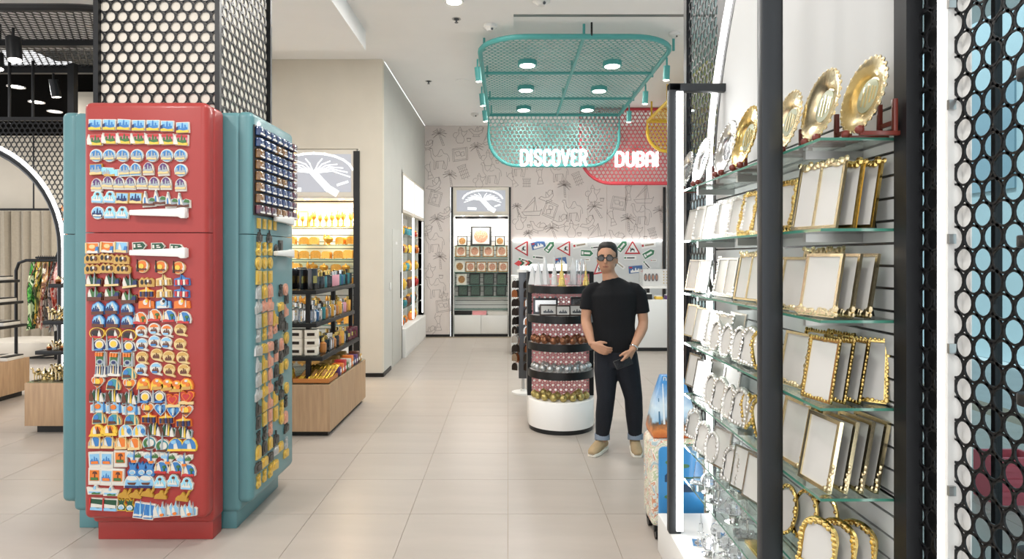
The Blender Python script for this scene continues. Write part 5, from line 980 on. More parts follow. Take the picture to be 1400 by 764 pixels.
# ================================================================ SIGN BOARD BEHIND THE COUNTER
bo = MB().box(.085, 3.05, YB - .03, YB - .0005, .35, 1.915).build('sign_board', mat('board_grey', 'cfd0cf', .5)); tag(bo, 'pale grey board with road-sign magnets behind the counter', 'board')
MB().box(.085, 3.05, YB - .06, YB - .03, 1.895, 1.92).build('light_rail', 'led', bo)
t = MB().box(3.07, 3.11, YB - .05, YB, 0, 2.96).build('frame_strip', 'black'); tag(t, 'black vertical strip on back wall right of the sign board', 'trim')
ss = thing('slat_display', 'narrow white slatted display right of the sign board', 'wall display', (3.4, YB, 0))
for k in range(24): MB().box(3.13, 3.8, YB - .05, YB - .02, .1 + .12 * k, .21 + .12 * k).build('slat', 'white', ss)
yb_ = YB - .031
def sg(name, px, py, ang, label, cat, parts, group=None):
    t = thing(name, label, cat, (X(px, yb_), yb_, Z(py, yb_)), group); k = yb_ / F
    for i, (nm, poly, mn) in enumerate(parts):
        q = MB().prism([(a * k, b * k) for a, b in poly], -.004 - .003 * i, -.001 if i == 0 else -.003 - .003 * (i - 1), 'y'); o = q.build(nm, mn, t, smooth=False); o.location = (0, 0, 0)
    t.rotation_euler = (0, -math.radians(ang), 0)
mat('sign_red', 'b8343a', .4); mat('sign_green', '3f7a58', .4); mat('sign_blue', '4a6da0', .4); mat('plate_white', 'e6e6e3', .4); mat('ink', '2a2a2c', .5)
CAM = [(-.5, -.4), (-.4, .1), (-.5, .4), (-.35, .45), (-.2, .1), (0, .4), (.2, .15), (.4, .1), (.4, -.45), (.3, -.45), (.25, -.1), (-.25, -.1), (-.3, -.45), (-.4, -.45)]
c3 = lambda x, y: (690 + x / 4.246, 310 + y / 4.246)
tri = lambda r: [(0, r), (-r * .95, -r * .62), (r * .95, -r * .62)]
for (x, y, a, lb) in ((105, 125, 90, 'red camel warning triangle pointing sideways at the board end by the plaque display'), (350, 125, 90, 'red camel warning triangle pointing sideways beside the blue and white plates'), (742, 128, 0, 'red camel warning triangle upright on the board above the acrylic case'), (555, 240, 10, 'red camel warning triangle low on the board behind the person')):
    px, py = c3(x, y); sg('warning_sign', px, py, a, lb, 'sign', [('border', tri(11.5), 'sign_red'), ('face', tri(8.2), 'plate_white'), ('camel', sc_(CAM, 6.5, 0, -1), 'ink')])
rc = lambda w, h: [(-w, -h), (w, -h), (w, h), (-w, h)]
for (x, y, a, w, lb) in ((195, 105, 15, 9.5, 'tilted blue skyline postcard magnet between the first triangles'), (325, 200, 8, 8, 'blue skyline postcard magnet below the second triangle'), (760, 247, 5, 9.5, 'blue skyline postcard magnet near the acrylic case')):
    px, py = c3(x, y); sg('postcard_magnet', px, py, a, lb, 'magnet', [('card', rc(w, 5), 'sign_blue'), ('skyline', [(p * w * 1.8, q * 9 - 1) for p, q in SKY], 'plate_white'), ('flag', sc_(rc(2, 1), 1, -w + 3, 3), 'sign_red')])
for (x, y, a, lb) in ((262, 115, 52, 'steep green arrow road sign magnet beside the blue postcard'), (478, 153, -3, 'level green arrow road sign magnet on the board'), (683, 110, 50, 'steep green arrow road sign magnet above the person shoulder'), (838, 155, 30, 'slanted green arrow road sign magnet beside the upright triangle')):
    px, py = c3(x, y); sg('arrow_sign', px, py, a, lb, 'sign', [('border', sc_(SH['arrow'], 17), 'plate_white'), ('face', [(p * 15.5, q * 13.5) for p, q in SH['arrow']], 'sign_green'), ('lettering', rc(4, 1.3), 'plate_white'), ('emblem', sc_(rc(1.2, 2.2), 1, -6.3, 0), 'plate_white')])
for i, (x, y, a, w, h, lb) in enumerate(((120, 197, -18, 10, 3.2, 'white number plate magnet slanting down at the board end'), (438, 105, 10, 10, 3.8, 'white number plate magnet slanting up beside second triangle'), (197, 178, -5, 8, 2.8, 'pale multicoloured plate magnet under the blue postcard'), (470, 190, 0, 6, 2, 'small white plate magnet under the level arrow'), (525, 120, 5, 5.5, 2.6, 'small white plate magnet beside the person head'), (835, 105, 8, 10, 3.8, 'white number plate magnet beside upright triangle'), (728, 180, 0, 8.5, 2.6, 'white plate magnet below the upright triangle'), (865, 195, -2, 4, 1.8, 'tiny white plate magnet right of the board'), (825, 222, -48, 7, 2.2, 'steep white and green plate magnet above acrylic case'), (668, 220, -38, 8, 2.4, 'steep white plate magnet beside the person neck'))):
    px, py = c3(x, y); sg('plate_magnet', px, py, a, lb, 'magnet', [('plate', rc(w, h), 'plate_white'), ('lettering', sc_(rc(w * .62, h * .3), 1, w * .1, 0), 'grout' if i % 2 else 'ink'), ('flag', sc_(rc(w * .14, h * .4), 1, -w * .8, 0), 'sign_red' if i % 2 else 'sign_green')])
# ================================================================ COUNTER
ct = thing('service_counter', 'long white rounded service counter in front of sign board', 'counter', (1.6, 10.7, 0))
MB().prism(rrect(.3, 2.9, 10.55, 11.2, .28, 8, (1, 1, 0, 0)), .06, .86, 'z').build('body', mat('counter_white', 'dfe0de', .35), ct, bevel=.01)
MB().prism(rrect(.34, 2.86, 10.58, 11.2, .26, 8, (1, 1, 0, 0)), 0, .06, 'z').build('kick_plinth', 'black', ct)
MB().prism(rrect(2.3, 3.3, 10.75, 11.2, .2, 8, (1, 1, 0, 0)), 1.04, 1.075, 'z').build('raised_shelf', 'white', ct)
for x in (2.4, 3.15): MB().box(x, x + .05, 10.9, 11.1, .86, 1.04).build('shelf_support', 'black', ct)
MB().prism(rrect(2.92, 3.6, 10.35, 11.0, .25, 8, (1, 1, 1, 1)), .06, .90, 'z').build('end_pod', 'counter_white', ct, bevel=.01); MB().prism(rrect(2.95, 3.57, 10.38, 10.97, .23, 8), 0, .06, 'z').build('kick_plinth', 'black', ct)
for z in (.25, .55): MB().box(2.75, 2.95, 10.33, 10.5, z, z + .05).build('niche_shelf', 'black', ct)
pd = thing('counter_pedestal', 'tall white rounded pedestal at the counter end by the spinner rack', 'pedestal', (.17, 10.5, 0))
MB().prism(rrect(.05, .34, 10.1, 10.6, .1, 6), .05, 1.28, 'z').build('body', 'counter_white', pd, bevel=.008); MB().prism(rrect(.07, .32, 10.12, 10.58, .09, 6), 0, .05, 'z').build('kick_plinth', 'black', pd)
ls = thing('counter_lightbox', 'glowing white low lightbox standing on the service counter', 'light box', (.6, 10.9, .86)); MB().box(.20, 1.02, 10.85, 10.95, 1.27, 1.46).build('housing', 'white', ls); MB().box(.21, 1.01, 10.846, 10.85, 1.28, 1.45).build('face', 'letter_glow', ls); [MB().box(a, a + .06, 10.87, 10.93, .8605, 1.27).build('leg', 'grey_metal', ls) for a in (.5, .8)]
ac = thing('acrylic_case', 'clear acrylic jewellery case on the raised counter shelf', 'display case', (2.7, 10.95, 1.075))
MB().box(2.31, 3.2, 10.8, 11.15, 1.3745, 1.38).box(2.31, 2.315, 10.8, 11.15, 1.0755, 1.3745).box(3.195, 3.2, 10.8, 11.15, 1.0755, 1.3745).box(2.315, 3.195, 10.8, 10.804, 1.0755, 1.3745).build('cover', 'frame_glass', ac)
MB().box(2.32, 3.19, 11.1, 11.14, 1.0755, 1.36).build('card_back', 'white', ac)
for k in range(4):
    t = thing('brooch', 'dark oval brooch in the acrylic case', 'brooch', (0, 0, 0), 'brooches in the acrylic case'); MB().prism(circ(2.42 + .065 * k, 1.22, .026, .07, 14), 11.08, 11.0995, 'y').build('setting', 'bronze', t); MB().prism(circ(2.42 + .065 * k, 1.22, .014, .045, 12), 11.075, 11.081, 'y').build('stone', 'copper', t)
pins = Proto(tag(MB().ball((0, 0, 0), .012, 6).box(-.002, .002, 0, .02, -.002, .002).build('lapel_pin', 'gold'), 'small golden pin on white card in the acrylic case', 'pin', 'golden pins in the acrylic case'))
for r_ in range(5):
    for c_ in range(8): pins.at((2.74 + .055 * c_, 11.082, 1.12 + .05 * r_))
for (x, w, h, mn, lb) in ((2.36, .16, .09, 'black', 'black tray on the counter under the acrylic case'), (2.56, .12, .05, 'magnet_yellow', 'yellow packet on the counter under raised shelf'), (2.74, .14, .07, 'magnet_purple', 'purple and white packet on the counter under raised shelf')):
    t = thing('counter_box', lb, 'box', (x, 10.75, .86)); MB().box(x - w / 2, x + w / 2, 10.66, 10.8, .8605, .86 + h).build('tray', mn, t, bevel=.004); MB().box(x - w / 2 + .01, x + w / 2 - .01, 10.67, 10.79, .86 + h, .875 + h).build('lid', 'white', t)
# ================================================================ ROUND STAND WITH PINK BACK
sx_, sy_, sr = .492, 5.86, .305
rs = thing('round_display_stand', 'half-round display stand with pink perforated back and black shelf rims', 'display stand', (sx_, sy_, 0))
C0 = Matrix.Translation((sx_, sy_, 0))
half = lambda r, y1=.06: [(r * math.cos(a), r * math.sin(a)) for a in [PI + PI * i / 24 for i in range(25)]] + [(r, y1), (-r, y1)]
MB().prism(half(sr, .3), .04, .285, 'z', 0, C0).build('base', 'white_gloss', rs, bevel=.004); MB().prism(half(sr - .012, .29), 0, .04, 'z', 0, C0).build('kick_plinth', 'black', rs)
for zt in (1.318, 1.052, .802, .552):
    s_ = MB().prism(half(sr - .012), zt - .03, zt - .008, 'z', 0, C0).build('shelf', 'white_gloss', rs)
    q = MB(); prof = [(sr - .01, zt - .068), (sr, zt - .068), (sr, zt), (sr - .01, zt), (sr - .01, zt - .068)]
    q.lathe(prof, 28, 0, C0, PI, 2 * PI); q.build('shelf_rim', 'black', s_)
q = MB(); perf(q, sx_ - .27, sx_ + .27, .29, 1.42, .05, .023, lambda u, v, w: (u, sy_ + .05 + w, v), .004, 10); q.build('perforated_back', 'pink', rs, smooth=False)
for sg_ in (-1, 1): MB().box(sx_ + sg_ * .29 - .02, sx_ + sg_ * .29 + .02, sy_ + .03, sy_ + .28, .285, 1.44).build('side_post', 'black_metal', rs)
MB().box(sx_ - .27, sx_ + .27, sy_ + .03, sy_ + .28, 1.42, 1.445).build('top_rail', 'black', rs)
R8 = random.Random(13)
for (zt, mn, cn, n, r_) in ((.802, 'copper', 'copper', 9, .036), (.552, 'silver_leaf', 'silver', 10, .034), (.285, 'gold', 'gold', 9, .036)):
    pr = None
    b = thing('ornament_ball', '%s engraved metal ball ornament on the round pink stand' % cn, 'ball', (0, 0, 0), '%s ball ornaments on the round stand' % cn)
    bm_ = 'ball_' + cn; mat(bm_, {'copper': '8f6248', 'silver': 'b9bbbb', 'gold': 'b5a468'}[cn], .3, metal=.85, bump=.5, scale=70, var=.2)
    MB().ball((0, 0, r_), r_, 14).build('shell', bm_, b); MB().lathe([(.012, r_ * 1.97), (.008, r_ * 2.1), (.001, r_ * 2.15)], 8).build('cap', bm_, b); pr = Proto(b)
    for ringr, nn in ((sr - .052, n), (sr - .14, n - 3)):
        for k in range(nn):
            a = PI * 1.06 + PI * .88 * k / (nn - 1)
            if mn == 'gold' and ringr > .2 and k > 7: continue
            pr.at((sx_ + ringr * math.cos(a), sy_ + ringr * math.sin(a), zt + .0005 - (.008 if mn != 'gold' else 0)), (R8.uniform(-.2, .2) * 0, 0, R8.uniform(0, 6)), R8.uniform(.92, 1.05))
cds = thing('clear_packet', 'clear packets lying beside the gold balls on stand base', 'packet', (sx_ + .2, sy_ - .1, .285)); MB().box(sx_ + .13, sx_ + .25, sy_ - .12, sy_ - .04, .2855, .296).build('pack', 'crystal', cds); MB().box(sx_ + .14, sx_ + .24, sy_ - .115, sy_ - .045, .296, .299).build('card', 'plaque_white', cds)
for k, (px, yy, w, h, zz) in enumerate(((746, .02, .23, .15, 0), (797, .02, .22, .16, 0), (750, -.16, .16, .105, 0), (770, -.19, .13, .10, 0), (789, -.17, .14, .105, 0))):
    Y = sy_ + yy; x = X(px, Y); lab = ('wide silver-edged picture plaque at back of the stand shelf, left of two', 'wide silver-edged picture plaque at back of the stand shelf beside the person', 'small dark framed skyline picture on stand shelf by the post', 'small dark framed skyline picture in middle of stand shelf', 'small dark framed skyline picture on stand shelf nearest the person')[k]
    t = thing('framed_picture', lab, 'picture', (x, Y, 1.044)); T = Matrix.Translation((x, Y, 1.0445)) @ Matrix.Rotation(-.1, 4, 'X')
    fm = 'grey_metal' if k < 2 else mat('dark_frame', '3a2e28', .4)
    MB().box(-w / 2, w / 2, 0, .02, 0, h, 0, T).build('box_frame', fm, t, bevel=.003); MB().box(-w * .42, w * .42, -.003, .002, h * .14, h * .86, 0, T).build('picture', 'photo_card' if k > 1 else 'silver', t)
    MB().prism([(a * w * .7, h * .42 + b * h * .5) for a, b in SKY], -.005, -.002, 'y', 0, T).build('skyline_print', 'grey_metal', t)
mat('frosted', 'eef0f0', .25, trans=.45); TWZ = 1.3105
def tower(px, yy, h, mn, lab, kind):
    Y = sy_ + yy; x = X(px, Y); t = thing('tower_model', lab, 'tower model', (x, Y, TWZ)); T = Matrix.Translation((x, Y, TWZ))
    if kind == 'spire':
        q = MB()
        for a in range(3): q.lathe([(.03, .012), (.027, h * .25), (.02, h * .27), (.018, h * .45), (.011, h * .47), (.009, h * .68), (.004, h * .7), (.001, h)], 6, 0, T @ Matrix.Rotation(a * .7, 4, 'Z'))
        q.build('tower', mn, t, smooth=False)
    elif kind == 'cone': MB().lathe([(.05, .012), (.035, h * .4), (.02, h * .8), (.004, h)], 5, 0, T).build('tower', mn, t, smooth=False)
    elif kind == 'sail': MB().prism([(-.035, .012), (.03, .012), (.025, h * .5), (-.01, h), (-.03, h * .6)], -.015, .015, 'y', 0, T).build('tower', mn, t, smooth=False)
    else: MB().lathe([(.025, .012), (.025, h), (.02, h)], 12, 0, T).build('tower', mn, t)
    MB().box(-.04, .04, -.03, .03, 0, .012, 0, T).build('foot', 'crystal' if mn != 'gold' else 'gold', t)
for a in ((736, -.1, .22, 'frosted', 'frosted glass pyramid tower model at the left of stand top', 'cone'), (745, -.05, .27, 'frosted', 'frosted glass tower model second on stand top', 'cone'), (728, -.0, .19, 'frosted', 'short frosted tower model by the stand post', 'cone'), (758, -.12, .37, 'frosted', 'tallest frosted spire tower model on stand top', 'spire'), (768, -.17, .29, 'gold', 'golden spire tower model on stand top', 'spire'), (779, -.12, .18, 'crystal', 'small clear sail-shaped tower model on stand top', 'sail'), (784, -.05, .26, 'frosted', 'frosted sail-shaped tower model on stand top', 'sail'), (791, -.12, .24, 'crystal', 'clear glass cylinder tower model on stand top', 'tube'), (797, -.03, .25, 'crystal', 'clear glass cylinder tower model behind on stand top', 'tube'), (801, -.14, .2, 'gold', 'short golden tower model at end of stand top', 'spire')): tower(*a)
# spinner rack of keyrings
spx, spy = .175, 7.3
sp = thing('spinner_rack', 'slim grey spinner rack hung with metal keyrings beside round stand', 'rack', (spx, spy, 0))
MB().lathe([(.13, 0), (.13, .02), (.03, .03), (.03, .05)], 18, T=Matrix.Translation((spx, spy, 0))).build('foot', 'white', sp); MB().tube([(spx, spy, .04), (spx, spy, 1.42)], .018, 8).build('pole', 'alu', sp)
MB().box(spx - .05, spx + .05, spy - .05, spy + .05, .18, 1.40).build('peg_column', 'grey_metal', sp, bevel=.004); MB().lathe([(.07, 1.40), (.07, 1.43), (.02, 1.44)], 16, T=Matrix.Translation((spx, spy, 0))).build('cap', 'white', sp)
for k in range(10):
    for a in range(4): MB().tube([(spx + .04 * math.cos(a * PI / 2 + .5), spy + .04 * math.sin(a * PI / 2 + .5), .38 + .105 * k), (spx + .12 * math.cos(a * PI / 2 + .5), spy + .12 * math.sin(a * PI / 2 + .5), .385 + .105 * k)], .003, 4).build('peg', 'alu', sp)
for mn, cn in (('bronze', 'dark bronze'), ('silver', 'bright silver'), ('copper', 'copper-brown')):
    t = thing('keyring', '%s souvenir keyring hanging on the slim spinner rack' % cn, 'keyring', (0, 0, 0), 'keyrings on the spinner rack')
    MB().tube([(.012 * math.cos(a), 0, -.012 + .012 * math.sin(a)) for a in [2 * PI * i / 10 for i in range(10)]], .002, 4, True).build('ring', 'silver', t); MB().prism(sc_(SH['arch'], .085, 0, -.066), -.005, .005, 'y').build('charm', mn, t); IT['kr' + mn] = Proto(t)
for k in range(10):
    for a in range(4):
        for d_ in (.08, .112): IT['kr' + R8.choice(('bronze', 'bronze', 'silver', 'copper'))].at((spx + d_ * math.cos(a * PI / 2 + .5), spy + d_ * math.sin(a * PI / 2 + .5), .385 + .105 * k), (0, 0, R8.uniform(-.8, .8)))
for k, mn in enumerate(('magnet_red', 'magnet_darkgreen', 'magnet_white', 'magnet_red', 'magnet_darkgreen')):
    t = thing('hand_flag', 'small folded %s paper flag on top of the spinner rack' % {'magnet_red': 'red', 'magnet_darkgreen': 'green', 'magnet_white': 'white'}[mn], 'flag', (spx - .06 + .03 * k, spy, 1.44), 'paper flags on the spinner rack')
    x = spx - .06 + .03 * k; MB().tube([(spx - .03 + .015 * k, spy, 1.4405), (x, spy, 1.54)], .002, 4).build('stick', 'oak', t); MB().prism([(x - .045, 1.50), (x + .01, 1.54), (x + .05, 1.51), (x + .01, 1.47)], spy - .004 + .002 * k, spy - .002 + .002 * k, 'y').build('cloth', mn, t)
# ================================================================ PERFUME GONDOLA
gx = -1.56
gn = thing('perfume_gondola', 'oak-based gondola with three black tiers of perfume bottles', 'shelf unit', (-1.9, 6.2, 0))
MB().box(-2.5, gx - .02, 5.55, 6.88, .045, .45).build('carcass', 'oak', gn)
MB().box(-2.45, gx - .03, 5.57, 6.86, 0, .045).build('plinth', 'black', gn)
for k in range(3): MB().box(gx - .02, gx, 5.53 + .46 * k + .002, 5.53 + .46 * (k + 1) - .002, .045, .455).build('side_panel', 'oak', gn)
MB().box(-2.5, gx - .0205, 5.53, 5.55, .045, .455).build('front_panel', 'oak', gn); MB().box(-2.5, gx - .005, 5.54, 6.9, .455, .465).build('glass_top', 'shelf_glass', gn)
for (z, xe, ya, yb2) in ((1.286, -1.71, 5.62, 7.05), (.994, -1.70, 5.6, 7.0), (.70, -1.64, 5.58, 6.95)):
    s_ = MB().box(-2.45, xe, ya, yb2, z - .045, z - .008).build('tier', 'black_metal', gn, bevel=.004); MB().box(-2.44, xe - .01, ya + .01, yb2 - .01, z - .0078, z).build('glass_top', 'shelf_glass', s_)
for (x, y) in ((-1.79, 5.66), (-1.80, 6.5), (-2.4, 5.66), (-2.4, 6.9), (-1.75, 7.02)): MB().box(x - .02, x + .02, y - .02, y + .02, .46 if y < 7 else 0, 1.27).build('post', 'black_metal', gn)
def scent(kind, w, d, h, mn, cap, label, rnd=False, capc='gold'):
    t = thing('perfume_bottle' if cap else 'perfume_box', label, 'perfume', (0, 0, 0), 'perfumes on the gondola tiers')
    if rnd: MB().lathe([(w * .4, 0), (w * .5, .01), (w * .5, h * .6), (w * .2, h * .72), (w * .18, h * .76)], 12).build('bottle', mn, t)
    else: MB().box(-w / 2, w / 2, -d / 2, d / 2, 0, h * (.74 if cap else 1)).build('bottle' if cap else 'carton', mn, t, bevel=.004)
    if cap: MB().lathe([(w * .24, h * .745), (w * .26, h * .98), (w * .2, h)], 10).build('cap', capc, t)
    else: MB().box(-w * .3, w * .3, -d / 2 - .002, -d / 2 + .001, h * .3, h * .65).build('label', 'gold' if mn != 'cream' else 'bronze', t)
    IT[kind] = Proto(t)
mat('perfume_blue', '2b5a86', .08, coat=.8); mat('perfume_pink', 'd79aa6', .1, coat=.8); mat('perfume_amber', 'b9773a', .08, coat=.8); mat('perfume_black', '17171a', .15, coat=.6); mat('perfume_teal', '2a6b70', .1, coat=.6); mat('perfume_wine', '5a1f2b', .15, coat=.4)
scent('bk', .075, .06, .19, 'perfume_black', False, 'tall black perfume carton on the upper gondola tier'); scent('bb', .06, .04, .15, 'perfume_black', True, 'black perfume bottle with gold cap on the gondola'); scent('pk', .06, .04, .14, 'perfume_pink', True, 'pink perfume bottle on the gondola', capc='silver'); scent('bl', .065, .045, .15, 'perfume_blue', True, 'blue glass perfume bottle on the gondola', True, 'silver'); scent('am', .06, .045, .13, 'perfume_amber', True, 'amber perfume bottle with gold cap on the gondola', True)
scent('cl', .065, .045, .16, 'crystal', True, 'clear crystal perfume bottle with silver cap on the gondola', True, 'silver'); scent('tl', .05, .05, .15, 'perfume_teal', True, 'dark teal perfume bottle on the gondola', capc='bronze'); scent('cr', .11, .09, .075, 'cream', False, 'cream perfume carton stacked at the front of lowest tier'); scent('wn', .12, .07, .11, 'perfume_wine', False, 'wine-red perfume carton on lowest gondola tier'); scent('wh', .14, .1, .05, 'white_gloss', False, 'flat white perfume carton on the gondola'); scent('gd', .06, .05, .17, 'amber_gold', True, 'gilded perfume bottle on the gondola')
def line(z, seq, x, y0, dy, rz=PI / 2 * .6):
    for k, s in enumerate(seq): IT[s].at((x, y0 + dy * k, z + .0005), (0, 0, rz * R8.uniform(.7, 1.2)), R8.uniform(.92, 1.08))
line(1.286, 'bk bb bb bb tl bb bb pk pk pk tl bl tl bb tl bb'.split(), -1.76, 5.68, .085); line(1.286, 'bk bk gd bb gd bb bb am bb bb tl tl bb bl'.split(), -1.86, 5.70, .095); line(1.286, 'bk bk bk wn wh cr bb bb'.split(), -1.96, 5.70, .14)
line(.994, 'cl bl cl tl am cl gd cl am gd cl pk am gd'.split(), -1.755, 5.67, .094); line(.994, 'cl cl bl cl gd tl wh am gd bb gd'.split(), -1.86, 5.68, .115); line(.994, 'cl cl wh wh gd gd am wh'.split(), -1.96, 5.69, .15)
line(.70, 'am bb cl cl am bb am gd cl bb'.split(), -1.70, 5.80, .085); line(.70, 'wn wn wn'.split(), -1.72, 6.66, .12); line(.70, 'wh cl bb am bb pk bl am'.split(), -1.83, 5.90, .12)
for k in range(3): IT['cr'].at((-1.76, 5.66, .7005 + .0755 * k), (0, 0, .1)); IT['cr'].at((-1.89, 5.66, .7005 + .0755 * k), (0, 0, -.05))
tr = thing('packet_tray', 'orange wooden tray on the gondola base holding gold packets', 'tray', (-1.72, 5.72, .465)); MB().box(-1.90, -1.58, 5.57, 5.86, .4655, .475).box(-1.90, -1.58, 5.57, 5.58, .475, .50).box(-1.90, -1.58, 5.85, 5.86, .475, .50).box(-1.59, -1.58, 5.58, 5.85, .475, .50).box(-1.9, -1.89, 5.58, 5.85, .475, .5).build('tray', mat('tray_orange', 'b8743a', .5), tr)
t = thing('gold_packet', 'long shiny gold foil packet leaning in the orange tray', 'packet', (0, 0, 0), 'gold foil packets in the orange tray'); MB().box(-.022, .022, -.006, .006, 0, .17).build('foil', mat('foil_gold', 'c9a544', .25, metal=.8, bump=.3, scale=40), t, bevel=.004); MB().box(-.015, .015, -.008, -.005, .05, .12).build('label', 'mosaic_gold', t); gp_ = Proto(t)
for k in range(9): gp_.at((-1.86 + .03 * k, 5.62 + .02 * (k % 3), .4755), (-.75, .35, -.3 + .02 * k))
t = thing('gold_jar', 'glossy gold foil bag standing at the gondola corner', 'packet', (-1.95, 5.62, .465)); MB().lathe([(.045, .4655), (.055, .5), (.05, .57), (.03, .6)], 12, T=Matrix.Translation((-1.95, 5.62, 0))).build('bag', 'foil_gold', t); MB().lathe([(.03, .6), (.035, .62), (.03, .63)], 12, T=Matrix.Translation((-1.95, 5.62, 0))).build('mouth', 'foil_gold', t)
for k, (mn, cn) in enumerate((('magnet_purple', 'purple'), ('magnet_orange', 'orange'), ('magnet_red', 'red'), ('magnet_green', 'green'), ('magnet_white', 'white'), ('magnet_orange', 'orange'), ('magnet_navy', 'navy'), ('magnet_purple', 'purple'), ('magnet_brown', 'brown'), ('magnet_tan', 'tan'))):
    for j in range(2):
        t = thing('sweet_packet', '%s sweet packet in the row on the oak gondola base' % cn, 'packet', (-1.63 - .14 * j, 5.95 + .092 * k, .465), 'sweet packets on the gondola base'); y = 5.95 + .092 * k; x = -1.63 - .14 * j
        MB().box(x - .055, x + .055, y - .03, y + .03, .4655, .54 + .02 * (k % 3)).build('pack', mn if j == 0 else 'magnet_tan', t, bevel=.008); MB().box(x + .0545, x + .057, y - .02, y + .02, .49, .52).build('label', 'white', t)
# ================================================================ LEFT DEPARTMENT
ys = 7.0; ax, az, ar = -6.13, 1.67, 1.18
ar_s = thing('arch_screen', 'black perforated screen with light-edged arch opening in the left department', 'screen', (ax, ys, 0))
q = MB(); perf(q, -7.6, -4.86, 0.0, 3.1, .0604, .050, lambda u, v, w: (u, ys + w, v), .004, 8, lambda u, v: (math.hypot(u - ax, v - az) > ar + .02) if v > az else (abs(u - ax) > ar + .02)); q.build('perforated_sheet', 'black_metal', ar_s, smooth=False)
path = [(ax + ar, ys, .0), (ax + ar, ys, az)] + [(ax + ar * math.cos(a), ys, az + ar * math.sin(a)) for a in [PI * i / 28 for i in range(1, 28)]] + [(ax - ar, ys, az), (ax - ar, ys, 0)]
MB().tube(path, .045, 8).build('arch_tube', 'black_metal', ar_s)
MB().tube([(p[0] + (ax - p[0]) * .0 + (.05 if p[2] <= az else .05 * (p[0] - ax) / ar), ys - .045, p[2] + (0 if p[2] <= az else .05 * (p[2] - az) / ar)) for p in path], .02, 8).build('arch_light', 'led', ar_s)
MB().box(-4.87, -4.80, ys - .03, ys + .04, 0, 3.72).build('edge_post', 'black_metal', ar_s)
MB().box(-7.6, -4.87, ys - .01, ys + .02, 3.09, 3.13).build('top_rail', 'black_metal', ar_s)
for px in (14, 46): MB().tube([(X(px, 7.02), ys + .01, 3.1), (X(px, 7.02), ys + .01, 3.76)], .015, 6).build('hanger', 'black_metal', ar_s)
# orange lamp cluster glimpsed behind the screen
ch = thing('lamp_cluster', 'cluster of glowing orange glass globes hanging behind the perforated screen', 'pendant lamp', (-6.25, 9.3, 1.9))
MB().tube([(-6.4, 9.3, 2.55), (-6.05, 9.3, 2.55)], .03, 8).build('bar', 'bronze', ch)
for k in range(9): MB().ball((-6.5 + .14 * (k % 4) + R8.uniform(-.03, .03), 9.3 + .08 * (k % 2), 2.3 - .17 * (k // 3)), .055, 10).build('globe', mat('globe_orange', 'e07a3a', .3, emit=.8), ch)
MB().tube([(-6.2, 9.3, 2.55), (-6.2, 9.3, 3.74)], .008, 6).build('cord', 'black', ch)
# curtain and podium
cu = thing('curtain', 'long pleated grey-beige fitting room curtain on dark rail', 'curtain', (-8.2, 10.9, .3))
pts = []
q = MB(); n = 150; vs = []; fs = []
for i in range(n + 1):
    x = -9.9 + 3.15 * i / n; y = 10.9 + .05 * math.sin(i * .75) + .02 * math.sin(i * 1.9 + 1)
    vs += [(x, y, .02), (x + .01, y * 1.0 + .01 * math.sin(i), 1.2), (x, y, 2.37)]
for i in range(n): fs += [(3 * i, 3 * i + 3, 3 * i + 4, 3 * i + 1), (3 * i + 1, 3 * i + 4, 3 * i + 5, 3 * i + 2)]
q.add(vs, fs); q.build('cloth', mat('curtain_cloth', 'a39a8a', .9, var=.05, scale=30), cu, angle=80)
MB().tube([(-9.95, 10.9, 2.4), (-6.7, 10.9, 2.4)], .02, 8).build('rail', 'black_metal', cu)
for k in range(3): MB().tube([(-9.6 + 1.4 * k, 10.9, 2.4), (-9.6 + 1.4 * k, 10.9, 3.75)], .012, 6).build('rail_hanger', 'black_metal', cu)
po = thing('podium', 'low cream rounded podium under the scarf rail', 'podium', (-7.7, 10.2, 0)); MB().prism(rrect(-8.3, -6.9, 9.75, 10.6, .3, 8), .03, .25, 'z').build('top', 'cream', po, bevel=.01); MB().prism(rrect(-8.26, -6.94, 9.79, 10.56, .28, 8), 0, .03, 'z').build('kick', 'black', po)
# scarf rail
rk = thing('clothes_rail', 'black tubular clothes rail hung with colourful scarves', 'clothes rail', (-7.0, 9.2, 0)); ry = 9.2; rx0, rx1, rz = X(22, ry), X(98, ry), Z(352, ry)
def rr3(y, x0, x1, z): return [(x0, y, 0.005), (x0, y, z - .15), (x0 + .04, y, z - .04), (x0 + .15, y, z), (x1 - .15, y, z), (x1 - .04, y, z - .04), (x1, y, z - .15), (x1, y, .005)]
MB().tube(rr3(ry, rx0, rx1, rz - .04), .022, 8).build('front_hoop', 'black_metal', rk); MB().tube(rr3(ry + .5, rx0 + .22, rx1 + .2, rz + .12), .022, 8).build('rear_hoop', 'black_metal', rk)
for x in (rx0, rx1): MB().tube([(x, ry, .08), (x + .2, ry + .5, .08)], .015, 6).build('foot_bar', 'black_metal', rk)
MB().tube([(rx0 + .1, ry + .25, rz), (rx1, ry + .25, rz)], .015, 6).build('hanging_bar', 'black_metal', rk)
pals = [('brown and red', ['3a2a22', '8f3b2a', 'd0b48a', '5a3a2a']), ('green', ['2f7a3a', '5fae4f', '1f4a2a', 'c9d9b0']), ('cream and brown', ['e0d4bc', 'b08a5a', '6a4a3a', 'efe8da']), ('yellow', ['e0c23a', 'f0e08a', '5a5a3a', 'd9a83a']), ('red and white', ['b83a2f', 'efe6dc', 'd8715a', '8a2a2a']), ('grey patterned', ['8a8f92', 'd6d4ce', '4a4e52', 'b6a6a0']), ('pink', ['d9a09a', 'e6c4bc', 'c98a8a', 'efe0da']), ('teal blue', ['3f7a80', '8fb8b8', '274a52', 'd6dedc']), ('multicoloured', ['b84a6a', '3a7a5a', 'e0b04a', '6a4a8a'])]
for k, (cn, cols) in enumerate(pals): patch_mat('scarf%d' % k, cols, 9, .8, (1, 1, .5))
nS = 17
